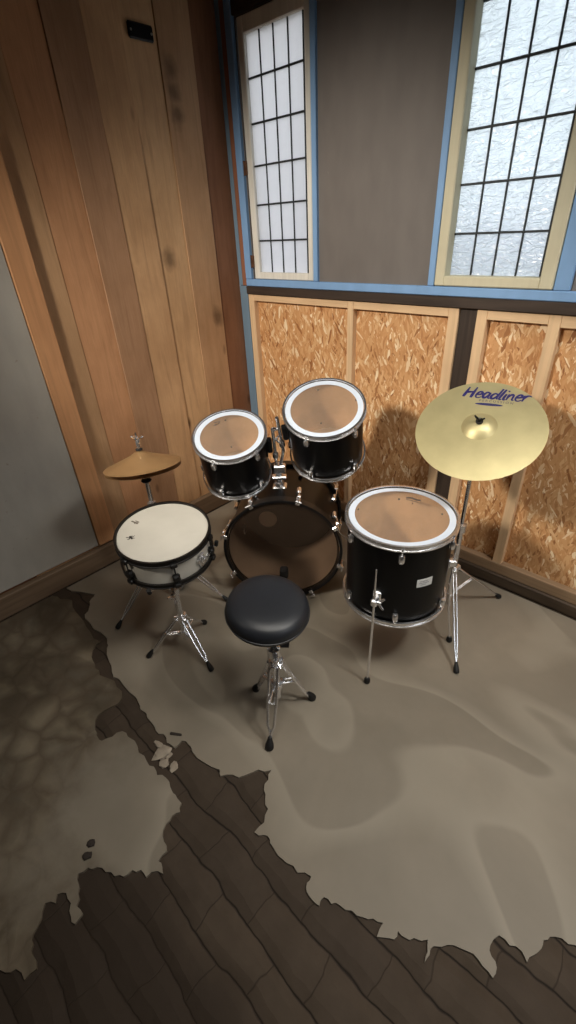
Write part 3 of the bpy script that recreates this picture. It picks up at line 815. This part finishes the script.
for i, f in enumerate(legs_ft):
    c = V((base.x, base.y, 0)); d = (f - c).normalized(); side = V((-d.y, d.x, 0))
    rp = c + d * (sh + .034)              # where the rod passes the bracket
    zb = .43 if i == 0 else .45
    m = MB().tube([rp + V((0, 0, .585 if i == 0 else .54)), rp + V((0, 0, .36)), rp + V((0, 0, .20)).lerp(V((0, 0, .2)), 0) + (f - rp) * .3, f + V((0, 0, .02))], [.0028, .0052, .0052, .0052] if i == 0 else .0052, 10)
    leg = build('leg', m, M['chrome'], ft, True)
    build('rubber_foot', MB().lathe([(0, 0), (.011, 0), (.0135, .006), (.0125, .018), (.008, .028), (0, .028)], 16, Matrix.Translation(f)), M['rubber'], leg, True)
    mt = Matrix((d, side, V((0, 0, 1)))).transposed().to_4x4(); mt.translation = c + d * (sh + .002) + V((0, 0, zb))
    bk = build('leg_bracket', MB().cbox((-.004, -.016, -.03), (.012, .016, .034), .005, mt).cbox((.008, -.012, -.018), (.044, .012, .016), .006, mt), M['chrome'], ft, True)
    build('wing_bolt', wing_mb(mt @ V((.028, .012, 0)), side, 1.25), M['chrome'], bk, True)

# ------------------------------------------------------------------ snare drum
SN = V((.1098, -.0683, 1)).normalized(); ST = V((.923, -1.325, .6537)); SD = .138; SR = .1845
sn = thing('snare_drum', 'white snare drum with black hoops and a coated head on a chrome stand', 'snare drum', ST - SN * SD, axis_rot(SN))
ss = SR - .013
build('shell', MB().lathe([(ss, .008), (ss, SD - .012), (ss - .008, SD - .012), (ss - .008, .008)], 64, closed=True), M['snare_white'], sn)
build('batter_hoop', MB().lathe([(r, SD - .026 + z) for r, z in hoop_profile(SR, .026)], 72, closed=True), M['black_hoop'], sn)
build('bottom_hoop', MB().lathe([(r, .024 - z) for r, z in hoop_profile(SR, .024)], 72, closed=True), M['black_hoop'], sn)
build('batter_head', MB().lathe([(0, SD - .0055), (SR - .013, SD - .0055), (SR - .0088, SD - .0075), (SR - .0088, SD - .012), (0, SD - .012)], 64), M['coated'], sn)
build('bottom_head', MB().lathe([(0, .009), (ss - .009, .009)], 64), M['reso'], sn)
def sn_lug(z):
    return MB().cbox((ss - .001, -.014, z - .015), (ss + .023, .014, z + .015), .006)
def sn_rod(z0, z1):
    s = 1 if z1 > z0 else -1
    m = MB().tube([(ss + .012, 0, z0), (ss + .012, 0, z1)], .003, 8)
    lo, hi = sorted((z1, z1 + s * .014)); m.cbox((ss + .002, -.013, lo - .008), (ss + .024, .013, hi), .004); return m
L0 = None
for k in range(6):
    mt = RZ(-84 + 60 * k)
    if L0 is None:
        L0 = build('lug', sn_lug(.047), M['black_satin'], sn); L0.matrix_basis = mt
        R0 = build('tension_rod', sn_rod(.06, SD - .026), M['black_satin'], L0); R1 = build('tension_rod', sn_rod(.035, .022), M['black_satin'], L0)
    else:
        a = copy_mesh(L0, sn, mt); copy_mesh(R0, a); copy_mesh(R1, a)
th = build('strainer', MB().cbox((ss - .001, -.014, .03), (ss + .012, .014, .09), .004).cbox((ss + .01, -.009, .05), (ss + .026, .009, .078), .004), M['chrome'], sn); th.matrix_basis = RZ(14)
lv = build('throw_off_lever', MB().tube([(ss + .02, .0, .072), (ss + .032, .004, .082), (ss + .036, .012, .094)], [.004, .005, .006], 10), M['chrome'], th)
build('adjust_knob', MB().lathe([(0, 0), (.007, 0), (.007, .014), (0, .014)], 14, Matrix.Translation((ss + .008, -.02, .06))), M['chrome'], th)
shm = MB()
def shift(st, dx, dy, k=1.0): return [([(x * k + dx, y * k + dy) for x, y in p], w) for p, w in st]
STAR = [([(-.014, -.012), (.012, .006)], .003), ([(-.006, .008), (.004, -.012)], .003), ([(-.01, .0), (.01, -.002)], .007), ([(.001, .014), (.0, -.016)], .0025)]
scribble(sn, 'head_logo', shift(STAR, -.058, -.104, 1.1), SD - .0054, M['logo_dark'])
scribble(sn, 'head_scuff', shift([([(-.018, -.004), (.016, .004)], .006), ([(-.008, .008), (.012, .012)], .004), ([(.004, -.006), (.008, .014)], .004)], -.125, -.045), SD - .0054, M['logo'])

# snare stand
SC = (.934, -1.337)
st = thing('snare_stand', 'low chrome double braced stand holding up the white snare drum', 'drum stand', (*SC, 0))
tripod(st, SC, .20, .115, [(.835, -1.48), (1.105, -1.342), (.863, -1.188)], r_leg=.0042, gap=.010, tube_r=.0125)
c = V((*SC, 0))
build('lower_tube', MB().tube([c + V((0, 0, .075)), c + V((0, 0, .36))], .0125, 18), M['chrome'], st, True)
build('upper_tube', MB().tube([c + V((0, 0, .35)), c + V((0, 0, .452))], .0095, 16), M['chrome'], st, True)
cl = build('height_clamp', MB().lathe([(.012, -.016), (.02, -.014), (.02, .014), (.0105, .018)], 18, Matrix.Translation(c + V((0, 0, .36)))).cbox((.012, -.009, -.01), (.04, .009, .01), .003, Matrix.Translation(c + V((0, 0, .36))) @ RZ(-50)), M['chrome'], st, True)
build('wing_bolt', wing_mb(c + V((.03, -.03, .36)), (.5, -.5, 0), 1.2), M['chrome'], cl, True)
bk = ST - SN * SD - V((0, 0, .056)); bk = V((c.x, c.y, .452))
build('basket_hub', MB().lathe([(0, -.016), (.018, -.016), (.022, -.004), (.016, .012), (0, .014)], 18, Matrix.Translation(bk)), M['chrome'], st, True)
sb = ST - SN * SD
for k in range(3):
    a = radians(-57 + 120 * k)
    q = axis_rot(SN); e = sb + q @ V((cos(a) * (SR - .012), sin(a) * (SR - .012), -.010)); e2 = sb + q @ V((cos(a) * (SR + .012), sin(a) * (SR + .012), -.008)); e3 = sb + q @ V((cos(a) * (SR + .016), sin(a) * (SR + .016), .012))
    arm = build('basket_arm', MB().tube([bk + V((cos(a) * .012, sin(a) * .012, 0)), bk.lerp(e, .5) + V((0, 0, -.012)), e, e2], .0058, 10), M['chrome'], st, True)
    build('rubber_grip', MB().tube([e2.lerp(e, .15), e2, e3], .0085, 10), M['rubber'], arm, True)

# ------------------------------------------------------------------ hi-hat
HC = (.562, -1.163)
hs = thing('hi_hat_stand', 'chrome hi-hat stand with splayed legs behind the snare by the plank wall', 'cymbal stand', (*HC, 0))
tripod(hs, HC, .30, .16, [(.56, -1.482), (.828, -1.011), (.284, -1.011)], r_leg=.0048, gap=.012, brace_t=.42)
c = V((*HC, 0))
build('lower_tube', MB().tube([c + V((0, 0, .03)), c + V((0, 0, .56))], .0125, 18), M['chrome'], hs, True)
build('upper_tube', MB().tube([c + V((0, 0, .55)), c + V((0, 0, .680))], .0098, 16), M['chrome'], hs, True)
build('cup', MB().lathe([(.004, 0), (.021, 0), (.024, .006), (.018, .012), (.004, .012)], 20, Matrix.Translation(c + V((0, 0, .6815))), closed=True), M['dark_metal'], hs, True)
build('pull_rod', MB().tube([c + V((0, 0, .5)), c + V((0, 0, .915))], .0032, 8), M['steel'], hs, True)
cl = build('clutch', MB().lathe([(.0032, 0), (.0085, 0), (.0085, .03), (.006, .034), (.006, .055), (.0032, .055)], 14, Matrix.Translation(c + V((0, 0, .846))), closed=True), M['chrome'], hs, True)
build('wing_bolt', wing_mb(c + V((.006, -.004, .892)), (.7, -.6, .1), 1.15), M['chrome'], cl, True)
build('wing_bolt', wing_mb(c + V((-.004, .006, .880)), (-.4, .8, .1), 1.0), M['chrome'], cl, True)
wc = build('height_clamp', MB().lathe([(.012, -.016), (.02, -.014), (.02, .014), (.0105, .018)], 18, Matrix.Translation(c + V((0, 0, .56)))), M['chrome'], hs, True)
build('footplate', MB().cbox((-.045, 0, 0), (.045, .012, .0), .001).cbox((-.04, -.0, 0.012), (.04, .17, .02), .004, Matrix.Translation(c + V((-.02, .03, .0))) @ RZ(20) @ Matrix.Rotation(radians(12), 4, 'X')), M['steel'], hs, True)

def cymbal_profile(R, bell_r, bell_h, bow, t=.0012):
    top = [(0.006, bow + bell_h)]
    for k in range(1, 9):
        a = k / 8; top.append((bell_r * a, bow + bell_h * (1 - a ** 2.2) * 1.0 + .0))
    for k in range(1, 13):
        a = k / 12; r = bell_r + (R - bell_r) * a; top.append((r, bow * (1 - a ** 1.6)))
    return top + [(r, z - t) for r, z in reversed(top)]
def cone_profile(R, bell_r, bell_h, bow, t=.0012):
    top = [(0.006, bow + bell_h)]
    for k in range(1, 7): a = k / 6; top.append((bell_r * a, bow + bell_h * (1 - a ** 1.5)))
    for k in range(1, 13): a = k / 12; top.append((bell_r + (R - bell_r) * a, bow * (1 - a ** .92)))
    return top + [(r, z - t) for r, z in reversed(top)]
def cym_z(r, R, bell_r, bell_h, bow):
    if r < bell_r: a = r / bell_r; return bow + bell_h * (1 - a ** 2.2)
    a = (r - bell_r) / (R - bell_r); return bow * (1 - a ** 1.6)

hn = V((-.17, .085, 1)).normalized()
HB = (.168, .034, .014, .052)
apex = V((HC[0], HC[1], .834))
hh1 = thing('hi_hat_cymbal', 'upper bronze hi-hat cymbal with raised bell, under the wing-nut clutch', 'cymbal', apex - hn * (HB[2] + HB[3]), axis_rot(hn), 'pair of hi-hat cymbals')
build('cymbal_plate', MB().lathe(cone_profile(*HB), 72, closed=True), M['bronze'], hh1)
build('felt_washer', MB().lathe([(.0065, 0), (.015, 0), (.015, .008), (.0065, .008)], 16, Matrix.Translation((0, 0, HB[2] + HB[3] + .0005)), closed=True), M['felt'], hh1)
hn2 = V((-.15, .075, 1)).normalized()
base2 = V((HC[0], HC[1], .702))
hh2 = thing('hi_hat_cymbal', 'lower hi-hat cymbal turned upside down, only its dark underside showing', 'cymbal', base2 + hn2 * .0421, axis_rot(hn2), 'pair of hi-hat cymbals')
build('cymbal_plate', MB().lathe([(r, -z) for r, z in cymbal_profile(.168, .046, .020, .022)], 72, closed=True), M['bronze'], hh2)
build('felt_seat', MB().lathe([(.0065, 0), (.013, 0), (.013, .004), (.0065, .004)], 16, Matrix.Translation((0, 0, -.0468)), closed=True), M['felt'], hh2)

# ------------------------------------------------------------------ crash cymbal and stand
CN = V((.1278, -.5924, 1)).normalized(); CC = V((1.7202, -.401, .9622)); CR = .2286
cu = V((.72952, .68237, -.04668)); cu = (cu - CN * cu.dot(CN)).normalized(); cv = CN.cross(cu)
crot = Matrix((cu, cv, CN)).transposed().to_4x4()
cr = thing('crash_cymbal', 'large tilted brass cymbal with dark blue brush lettering on its far rim', 'cymbal', CC, crot)
CB = (CR, .062, .026, .014)
build('cymbal_plate', MB().lathe(cymbal_profile(*CB), 96, closed=True), M['brass'], cr)
TA = radians(-23)
def on_cymbal(mb, off=.0004):
    def f(p):
        x = p.x * cos(TA) - p.y * sin(TA); y = p.x * sin(TA) + p.y * cos(TA)
        return (x, y, cym_z(sqrt(x * x + y * y), *CB) + off + p.z)
    return mb.map(f)
GL = {
 'H': (.72, [[(0, 0), (.08, .5), (.15, 1)], [(.5, -.04), (.56, .5), (.64, 1.02)], [(.03, .46), (.3, .5), (.66, .56)]]),
 'e': (.46, [[(.06, .3), (.25, .33), (.41, .42), (.34, .6), (.18, .56), (.06, .3), (.1, .06), (.26, .0), (.44, .12)]]),
 'a': (.52, [[(.42, .5), (.24, .6), (.06, .3), (.14, .03), (.32, .18), (.46, .56), (.4, .18), (.44, .02), (.54, .08)]]),
 'd': (.54, [[(.4, .46), (.22, .54), (.05, .26), (.14, .02), (.34, .16), (.5, .6), (.6, 1.06), (.46, .3), (.44, .04), (.54, .06)]]),
 'l': (.24, [[(.26, 1.02), (.14, .55), (.05, .12), (.1, .0), (.2, .06)]]),
 'i': (.22, [[(.14, .58), (.08, .3), (.06, .06), (.12, .0), (.2, .06)], [(.19, .84), (.26, .92)]]),
 'n': (.5, [[(.12, .58), (.07, .3), (.03, .0)], [(.08, .3), (.2, .52), (.34, .56), (.38, .38), (.36, .06), (.48, .06)]]),
 'r': (.46, [[(.12, .58), (.07, .3), (.03, .0)], [(.08, .3), (.2, .52), (.36, .58), (.5, .5)]]),
}
def smooth_line(pts, n=4):
    out = []
    for i in range(len(pts) - 1):
        p0, p1, p2, p3 = pts[max(i - 1, 0)], pts[i], pts[i + 1], pts[min(i + 2, len(pts) - 1)]
        for k in range(n):
            t = k / n
            out.append(tuple(.5 * (2 * b + (c - a) * t + (2 * a - 5 * b + 4 * c - d) * t * t + (-a + 3 * b - 3 * c + d) * t ** 3) for a, b, c, d in zip(p0, p1, p2, p3)))
    return out + [pts[-1]]
x = 0; total = sum(GL[ch][0] for ch in 'Headliner')
sx = .232 / total; sy = .055
for ch in 'Headliner':
    wdt, st_ = GL[ch]; m = MB()
    for s_ in st_:
        pl = smooth_line(s_); n = len(pl)
        pts = [(-.088 + (x + px + .12 * py) * sx, .141 + py * sy - .004 * sin(pi * (x + px) / total)) for px, py in pl]
        bold = 1.25 if ch == 'H' else 1.0
        m.ribbon(pts, [(.0098 - .0040 * abs(2 * i / (n - 1) - .6)) * bold for i in range(n)], .0004)
    x += wdt
    build('letter', on_cymbal(m), M['blue_ink'], cr, smooth=0)
def text_mesh(txt, size, spacing=1.0):
    cu_ = bpy.data.curves.new('txt', 'FONT'); cu_.body = txt; cu_.size = size; cu_.space_character = spacing; cu_.align_x = 'CENTER'
    ob = bpy.data.objects.new('txt', cu_); COL.objects.link(ob)
    me = bpy.data.meshes.new_from_object(ob)
    mb = MB().add([v.co.copy() for v in me.vertices], [tuple(p.vertices) for p in me.polygons])
    bpy.data.objects.remove(ob); bpy.data.curves.remove(cu_); bpy.data.meshes.remove(me)
    return mb
build('small_lettering', on_cymbal(text_mesh('PERCUSSION', .015, 1.5).map(lambda p: (p.x + .034, p.y + .1195, 0)), .0006), M['gold_ink'], cr, smooth=0)
ov = MB(); n = 40
ov.add([(.012 + .05 * cos(2 * pi * k / n), .107 + .0062 * sin(2 * pi * k / n), 0) for k in range(n)] , [tuple(range(n))])
ovm = MB()
for i in range(20):
    xa = -.05 + .1 * i / 20; xb = xa + .005; ha = .0062 * sqrt(max(0, 1 - (xa / .05) ** 2)); hb = .0062 * sqrt(max(0, 1 - (xb / .05) ** 2))
    ovm.add([(.012 + xa, .107 - ha, 0), (.012 + xb, .107 - hb, 0), (.012 + xb, .107 + hb, 0), (.012 + xa, .107 + ha, 0)], [(0, 1, 2, 3)])
ol = build('oval_mark', on_cymbal(ovm, .0006), M['blue_ink'], cr, smooth=0)
om = MB()
for i in range(9):
    xa = -.022 + i * .0055; om.add([(.012 + xa, .1052, 0), (.012 + xa + .0034, .1052, 0), (.012 + xa + .0034, .1088, 0), (.012 + xa, .1088, 0)], [(0, 1, 2, 3)])
build('oval_print', on_cymbal(om, .001), M['gold_ink'], ol, smooth=0)

CS = (1.7205, -.399)
cs = thing('cymbal_stand', 'tall straight chrome stand carrying the large brass cymbal behind the floor tom', 'cymbal stand', (*CS, 0))
tripod(cs, CS, .30, .15, [(1.905, -.663), (1.858, -.106), (1.40, -.425)], r_leg=.0042, gap=.0065, brace_t=.36, tube_r=.0125)
c = V((*CS, 0))
build('lower_tube', MB().tube([c + V((0, 0, .09)), c + V((0, 0, .52))], .0125, 18), M['chrome'], cs, True)
build('upper_tube', MB().tube([c + V((0, 0, .51)), c + V((0, 0, .93))], .0082, 16), M['chrome'], cs, True)
hc = build('height_clamp', MB().lathe([(.012, -.02), (.021, -.018), (.021, .018), (.009, .022)], 18, Matrix.Translation(c + V((0, 0, .52)))), M['chrome'], cs, True)
build('wing_bolt', wing_mb(c + V((-.018, .014, .52)), (-.7, .6, 0), 1.0), M['chrome'], hc, True)
pivot = CC - CN * .028; 
tilt = build('tilter', MB().tube([c + V((0, 0, .915)), pivot - CN * .004], .0085, 12).lathe([(0, -.012), (.013, -.012), (.013, .012), (0, .012)], 16, Matrix.Translation(pivot - CN * .004) @ axis_rot(cu).to_matrix().to_4x4()), M['chrome'], cs, True)
build('tilter_rod', MB().tube([pivot, CC + CN * .062], .0035, 10), M['steel'], tilt, True)
q = axis_rot(CN).to_matrix().to_4x4()
build('felt_washer', MB().lathe([(.0045, .0), (.013, .0), (.013, .006), (.0045, .006)], 18, Matrix.Translation(CC + CN * .0405) @ q, closed=True), M['felt'], tilt, True)
build('wing_nut', wing_mb(CC + CN * .047, CN, 1.0), M['dark_metal'], tilt, True)
build('metal_cup', MB().lathe([(.004, 0), (.016, 0), (.016, .004), (.004, .006)], 18, Matrix.Translation(CC + CN * .022) @ q, closed=True), M['steel'], tilt, True)

# ------------------------------------------------------------------ throne
TC = (1.470, -1.289)
tn = V((.12, .0, 1)).normalized(); TT = V((1.451, -1.279, .572)); TR = .1435
dt = thing('drum_stool', 'round black padded stool on a chrome tripod in front of the drums', 'stool', (*TC, 0))
tripod(dt, TC, .285, .17, [(1.33, -1.282), (1.532, -1.162), (1.549, -1.422)], r_leg=.0055, gap=.016, rubber=.016, brace_t=.5, hub_r=.024, tube_r=.0135)
c = V((*TC, 0))
q = Matrix.Translation(TT) @ axis_rot(tn).to_matrix().to_4x4()
th_ = .075
prof = [(0, .004), (TR * .35, .0035), (TR * .65, .001), (TR * .85, -.006), (TR * .95, -.017), (TR * .995, -.034), (TR, -.05), (TR * .985, -.066), (TR * .94, -.075), (TR * .8, -.079), (0, -.079)]
seat = build('seat', MB().lathe(prof, 64, q), M['leather'], dt, True, 60)
pp = [(TR * 1.004 + .0022 * cos(a), -.052 + .0022 * sin(a)) for a in [2 * pi * k / 8 for k in range(8)]]
build('piping', MB().lathe(pp, 64, q, closed=True), M['leather'], seat, True)
build('seat_plate', MB().cbox((-.07, -.07, -.092), (.07, .07, -.079), .004, q), M['dark_metal'], dt, True)
sb = q @ V((0, 0, -.09))
cl = build('seat_clamp', MB().lathe([(.0, 0), (.02, 0), (.022, -.03), (.016, -.04), (0, -.04)], 18, Matrix.Translation(sb)).cbox((0, -.01, -.03), (.045, .01, -.01), .003, Matrix.Translation(sb) @ RZ(-20)), M['chrome'], dt, True)
build('clamp_bolt', wing_mb(sb + V((.035, -.02, -.02)), (.8, -.5, 0), 1.2), M['chrome'], cl, True)
build('post', MB().tube([c + V((0, 0, .33)), sb + V((0, 0, -.01))], .0098, 16), M['chrome'], dt, True)
build('lower_tube', MB().tube([c + V((0, 0, .095)), c + V((0, 0, .35))], .0135, 18), M['chrome'], dt, True)
cl = build('height_clamp', MB().lathe([(.0135, -.02), (.024, -.018), (.024, .018), (.0105, .024)], 18, Matrix.Translation(c + V((0, 0, .345)))).cbox((.012, -.01, -.012), (.042, .01, .012), .003, Matrix.Translation(c + V((0, 0, .345))) @ RZ(-35)), M['chrome'], dt, True)
build('wing_bolt', wing_mb(c + V((.034, -.024, .345)), (.6, -.6, 0), 1.2), M['chrome'], cl, True)

# ------------------------------------------------------------------ bass pedal (mostly hidden by the stool)
def BW(x, z, d): return BC + BN * d + bx * x + V((0, 0, z - .29))
pd = thing('bass_pedal', 'small chrome bass drum pedal hidden between stool and bass drum, dark beater showing', 'drum pedal', BW(0, 0, .12), brot)
build('base_plate', MB().cbox((-.045, -.11, 0), (.045, .2, .006), .002, Matrix.Translation(BW(0, 0, .14)) @ Matrix.Rotation(atan2(BN.y, BN.x) - pi / 2, 4, 'Z')), M['dark_metal'], pd, True)
for sg in (-1, 1): build('upright', MB().cbox((-.006, -.012, 0), (.006, .012, .135), .003, Matrix.Translation(BW(sg * .042, .004, .085)) @ Matrix.Rotation(atan2(BN.y, BN.x) - pi / 2, 4, 'Z')), M['chrome'], pd, True)
build('axle', MB().tube([BW(-.05, .125, .085), BW(.05, .125, .085)], .006, 12), M['chrome'], pd, True)
fb = MB(); 
fb.cbox((-.038, -.12, -.004), (.038, .12, .004), .002, Matrix.Translation(BW(0, .055, .21)) @ Matrix.Rotation(atan2(BN.y, BN.x) - pi / 2, 4, 'Z') @ Matrix.Rotation(radians(-16), 4, 'X'))
build('footboard', fb, M['steel'], pd, True)
bt = build('beater', MB().tube([BW(0, .125, .085), BW(.004, .185, .036)], .003, 8), M['steel'], pd, True)
build('beater_head', MB().cbox((-.02, -.022, -.027), (.02, .022, .027), .008, Matrix.Translation(BW(.005, .188, .03)) @ Matrix.Rotation(atan2(BN.y, BN.x) - pi / 2, 4, 'Z')), M['felt'], bt, True)

# ------------------------------------------------------------------ crumbs on the floor
def chunk(loc, s, mat, label, seed, group, flat=.5, name='mortar_chunk'):
    random.seed(seed); m = MB().ball((0, 0, 0), 1, 9)
    sc = V((s * random.uniform(.8, 1.3), s * random.uniform(.6, 1), s * flat)); a = random.uniform(0, 6)
    def f(p):
        n = noise.noise(p * 1.7 + V((seed, 0, 0))) * .5 + 1
        p = V((p.x * sc.x, p.y * sc.y, p.z * sc.z)) * n
        return V((p.x * cos(a) - p.y * sin(a), p.x * sin(a) + p.y * cos(a), p.z))
    m.map(f); lo = min(p.z for p in m.v); m.map(lambda p: (p.x, p.y, max(p.z - lo - s * .12, 0)))
    o = build(name, m, mat, smooth=25); o.location = loc
    return tag(o, label, 'rubble', group)
for i, (x, y, s) in enumerate(((1.262, -1.70, .028), (1.30, -1.715, .022), (1.225, -1.69, .018), (1.335, -1.70, .016), (1.285, -1.688, .012))):
    chunk((x, y, -.008), s, M['chip'], 'broken grey mortar crumb lying in the gap between the two cement patches', 20 + i, 'mortar crumbs in the gap', .28)
chunk((1.347, -2.02, 0), .012, M['chip_dark'], 'small dark pebble on the left cement patch, nearer the wall of the two', 40, 'dark pebbles', name='pebble')
chunk((1.372, -2.045, 0), .015, M['chip_dark'], 'round dark pebble on the left cement patch, nearer the bare bricks', 41, 'dark pebbles', name='pebble')
chunk((1.58, -.215, 0), .011, M['chip'], 'tiny pale stone on the floor behind the floor tom', 42, None, name='stone_chip')
sp = MB().cbox((-.026, -.006, 0), (.024, .006, .006), .0028, Matrix.Rotation(radians(38), 4, 'Z'))
sp.map(lambda p: p + V((0, 0, 0)) if p.x < .01 else V((p.x, p.y * .7, p.z * .7)))
spo = build('splinter', sp, M['chip_dark']); spo.location = (1.242, -1.62, 0)
tag(spo, 'dark wooden splinter lying on the cement edge left of the stool', 'splinter')

# ------------------------------------------------------------------ light
world = bpy.data.worlds.new('World'); scene.world = world; world.use_nodes = True
wt = world.node_tree; wt.nodes.clear()
wo = wt.nodes.new('ShaderNodeOutputWorld'); bg = wt.nodes.new('ShaderNodeBackground')
tcn = wt.nodes.new('ShaderNodeTexCoord'); sep = wt.nodes.new('ShaderNodeSeparateXYZ')
wt.links.new(tcn.outputs['Generated'], sep.inputs[0])
mr = wt.nodes.new('ShaderNodeMapRange'); mr.inputs['From Min'].default_value = -1; mr.inputs['From Max'].default_value = 1
wt.links.new(sep.outputs['Z'], mr.inputs[0])
rp = wt.nodes.new('ShaderNodeValToRGB'); e = rp.color_ramp.elements
stops = [(.0, (.10, .10, .08, 1)), (.40, (.30, .31, .26, 1)), (.47, (.55, .50, .62, 1)), (.52, (.90, .92, .95, 1)), (.62, (.95, .98, 1.0, 1)), (1, (.84, .93, 1.0, 1))]
while len(e) < len(stops): e.new(.5)
for el, (p, cc) in zip(e, stops): el.position = p; el.color = cc
wt.links.new(mr.outputs[0], rp.inputs[0]); ns = wt.nodes.new('ShaderNodeTexNoise'); ns.inputs['Scale'].default_value = 7; ns.inputs['Detail'].default_value = 3; wt.links.new(tcn.outputs['Generated'], ns.inputs['Vector'])
cr_ = wt.nodes.new('ShaderNodeMapRange'); wt.links.new(ns.outputs['Fac'], cr_.inputs[0]); cr_.inputs['From Min'].default_value = .35; cr_.inputs['From Max'].default_value = .65; cr_.inputs['To Min'].default_value = .62; cr_.inputs['To Max'].default_value = 1.1
dt_ = wt.nodes.new('ShaderNodeVectorMath'); dt_.operation = 'DOT_PRODUCT'; wt.links.new(tcn.outputs['Generated'], dt_.inputs[0]); dt_.inputs[1].default_value = V((-.774, 2.04, .34)).normalized()
gl_ = wt.nodes.new('ShaderNodeMapRange'); gl_.interpolation_type = 'SMOOTHSTEP'; wt.links.new(dt_.outputs['Value'], gl_.inputs[0]); gl_.inputs['From Min'].default_value = .965; gl_.inputs['From Max'].default_value = 1.0; gl_.inputs['To Min'].default_value = 0; gl_.inputs['To Max'].default_value = 1.8
ad_ = wt.nodes.new('ShaderNodeMath'); ad_.operation = 'ADD'; wt.links.new(cr_.outputs[0], ad_.inputs[0]); wt.links.new(gl_.outputs[0], ad_.inputs[1])
ml_ = wt.nodes.new('ShaderNodeMath'); ml_.operation = 'MULTIPLY'; wt.links.new(ad_.outputs[0], ml_.inputs[0]); ml_.inputs[1].default_value = 1.5
wt.links.new(rp.outputs[0], bg.inputs[0]); wt.links.new(ml_.outputs[0], bg.inputs[1])
wt.links.new(bg.outputs[0], wo.inputs[0])

def aim(o, target):
    d = V(target) - o.location; o.rotation_euler = d.to_track_quat('-Z', 'Y').to_euler()
def area(name, loc, target, size, power, color, spread=180, shape='DISK', sy=None):
    l = bpy.data.lights.new(name, 'AREA'); l.energy = power; l.color = color; l.shape = shape; l.size = size; l.spread = radians(spread)
    if sy: l.size_y = sy
    o = bpy.data.objects.new(name, l); COL.objects.link(o); o.location = loc; aim(o, target); return o
def spot(name, loc, target, power, color, cone, blend, rad):
    l = bpy.data.lights.new(name, 'SPOT'); l.energy = power; l.color = color; l.spot_size = radians(cone); l.spot_blend = blend; l.shadow_soft_size = rad
    o = bpy.data.objects.new(name, l); COL.objects.link(o); o.location = loc; aim(o, target); return o
spot('work_lamp', (.85, -2.9, 2.4), (.78, -.1, .92), 320, (1, .92, .80), 56, .75, .14)
area('skylight', (3.0, -.75, H - .02), (2.5, -.85, 0), .45, 24, (1, .97, .91), 125)
area('ceiling_fill', (1.95, -1.3, H - .02), (1.7, -1.0, 0), 1.3, 14, (1, .95, .86), 100)  # added overhead fill that softens the floor shadows, not a real fitting
area('side_window_daylight', (W - .06, -.95, 1.75), (1.9, -.8, 0), 1.0, 6, (.92, .96, 1), 95, 'RECTANGLE', 1.0)

# ------------------------------------------------------------------ camera
R = Matrix(((.72952, .68237, -.04668), (.33052, -.41146, -.84939), (-.5988, .60421, -.5257)))   # rows: right, down, forward
cam = bpy.data.cameras.new('Camera'); co = bpy.data.objects.new('Camera', cam); COL.objects.link(co)
m4 = Matrix((R[0], -R[1], -R[2])).transposed().to_4x4(); m4.translation = V((2.32381, -2.04014, 1.627))
co.matrix_world = m4
cam.sensor_fit = 'VERTICAL'; cam.sensor_height = 24; cam.lens = 458.22 * 24 / 1024; cam.clip_start = .02
scene.camera = co
scene.view_settings.view_transform = 'Standard'; scene.view_settings.look = 'None'
scene.view_settings.exposure = 0; scene.view_settings.gamma = 1; scene.view_settings.use_curve_mapping = False
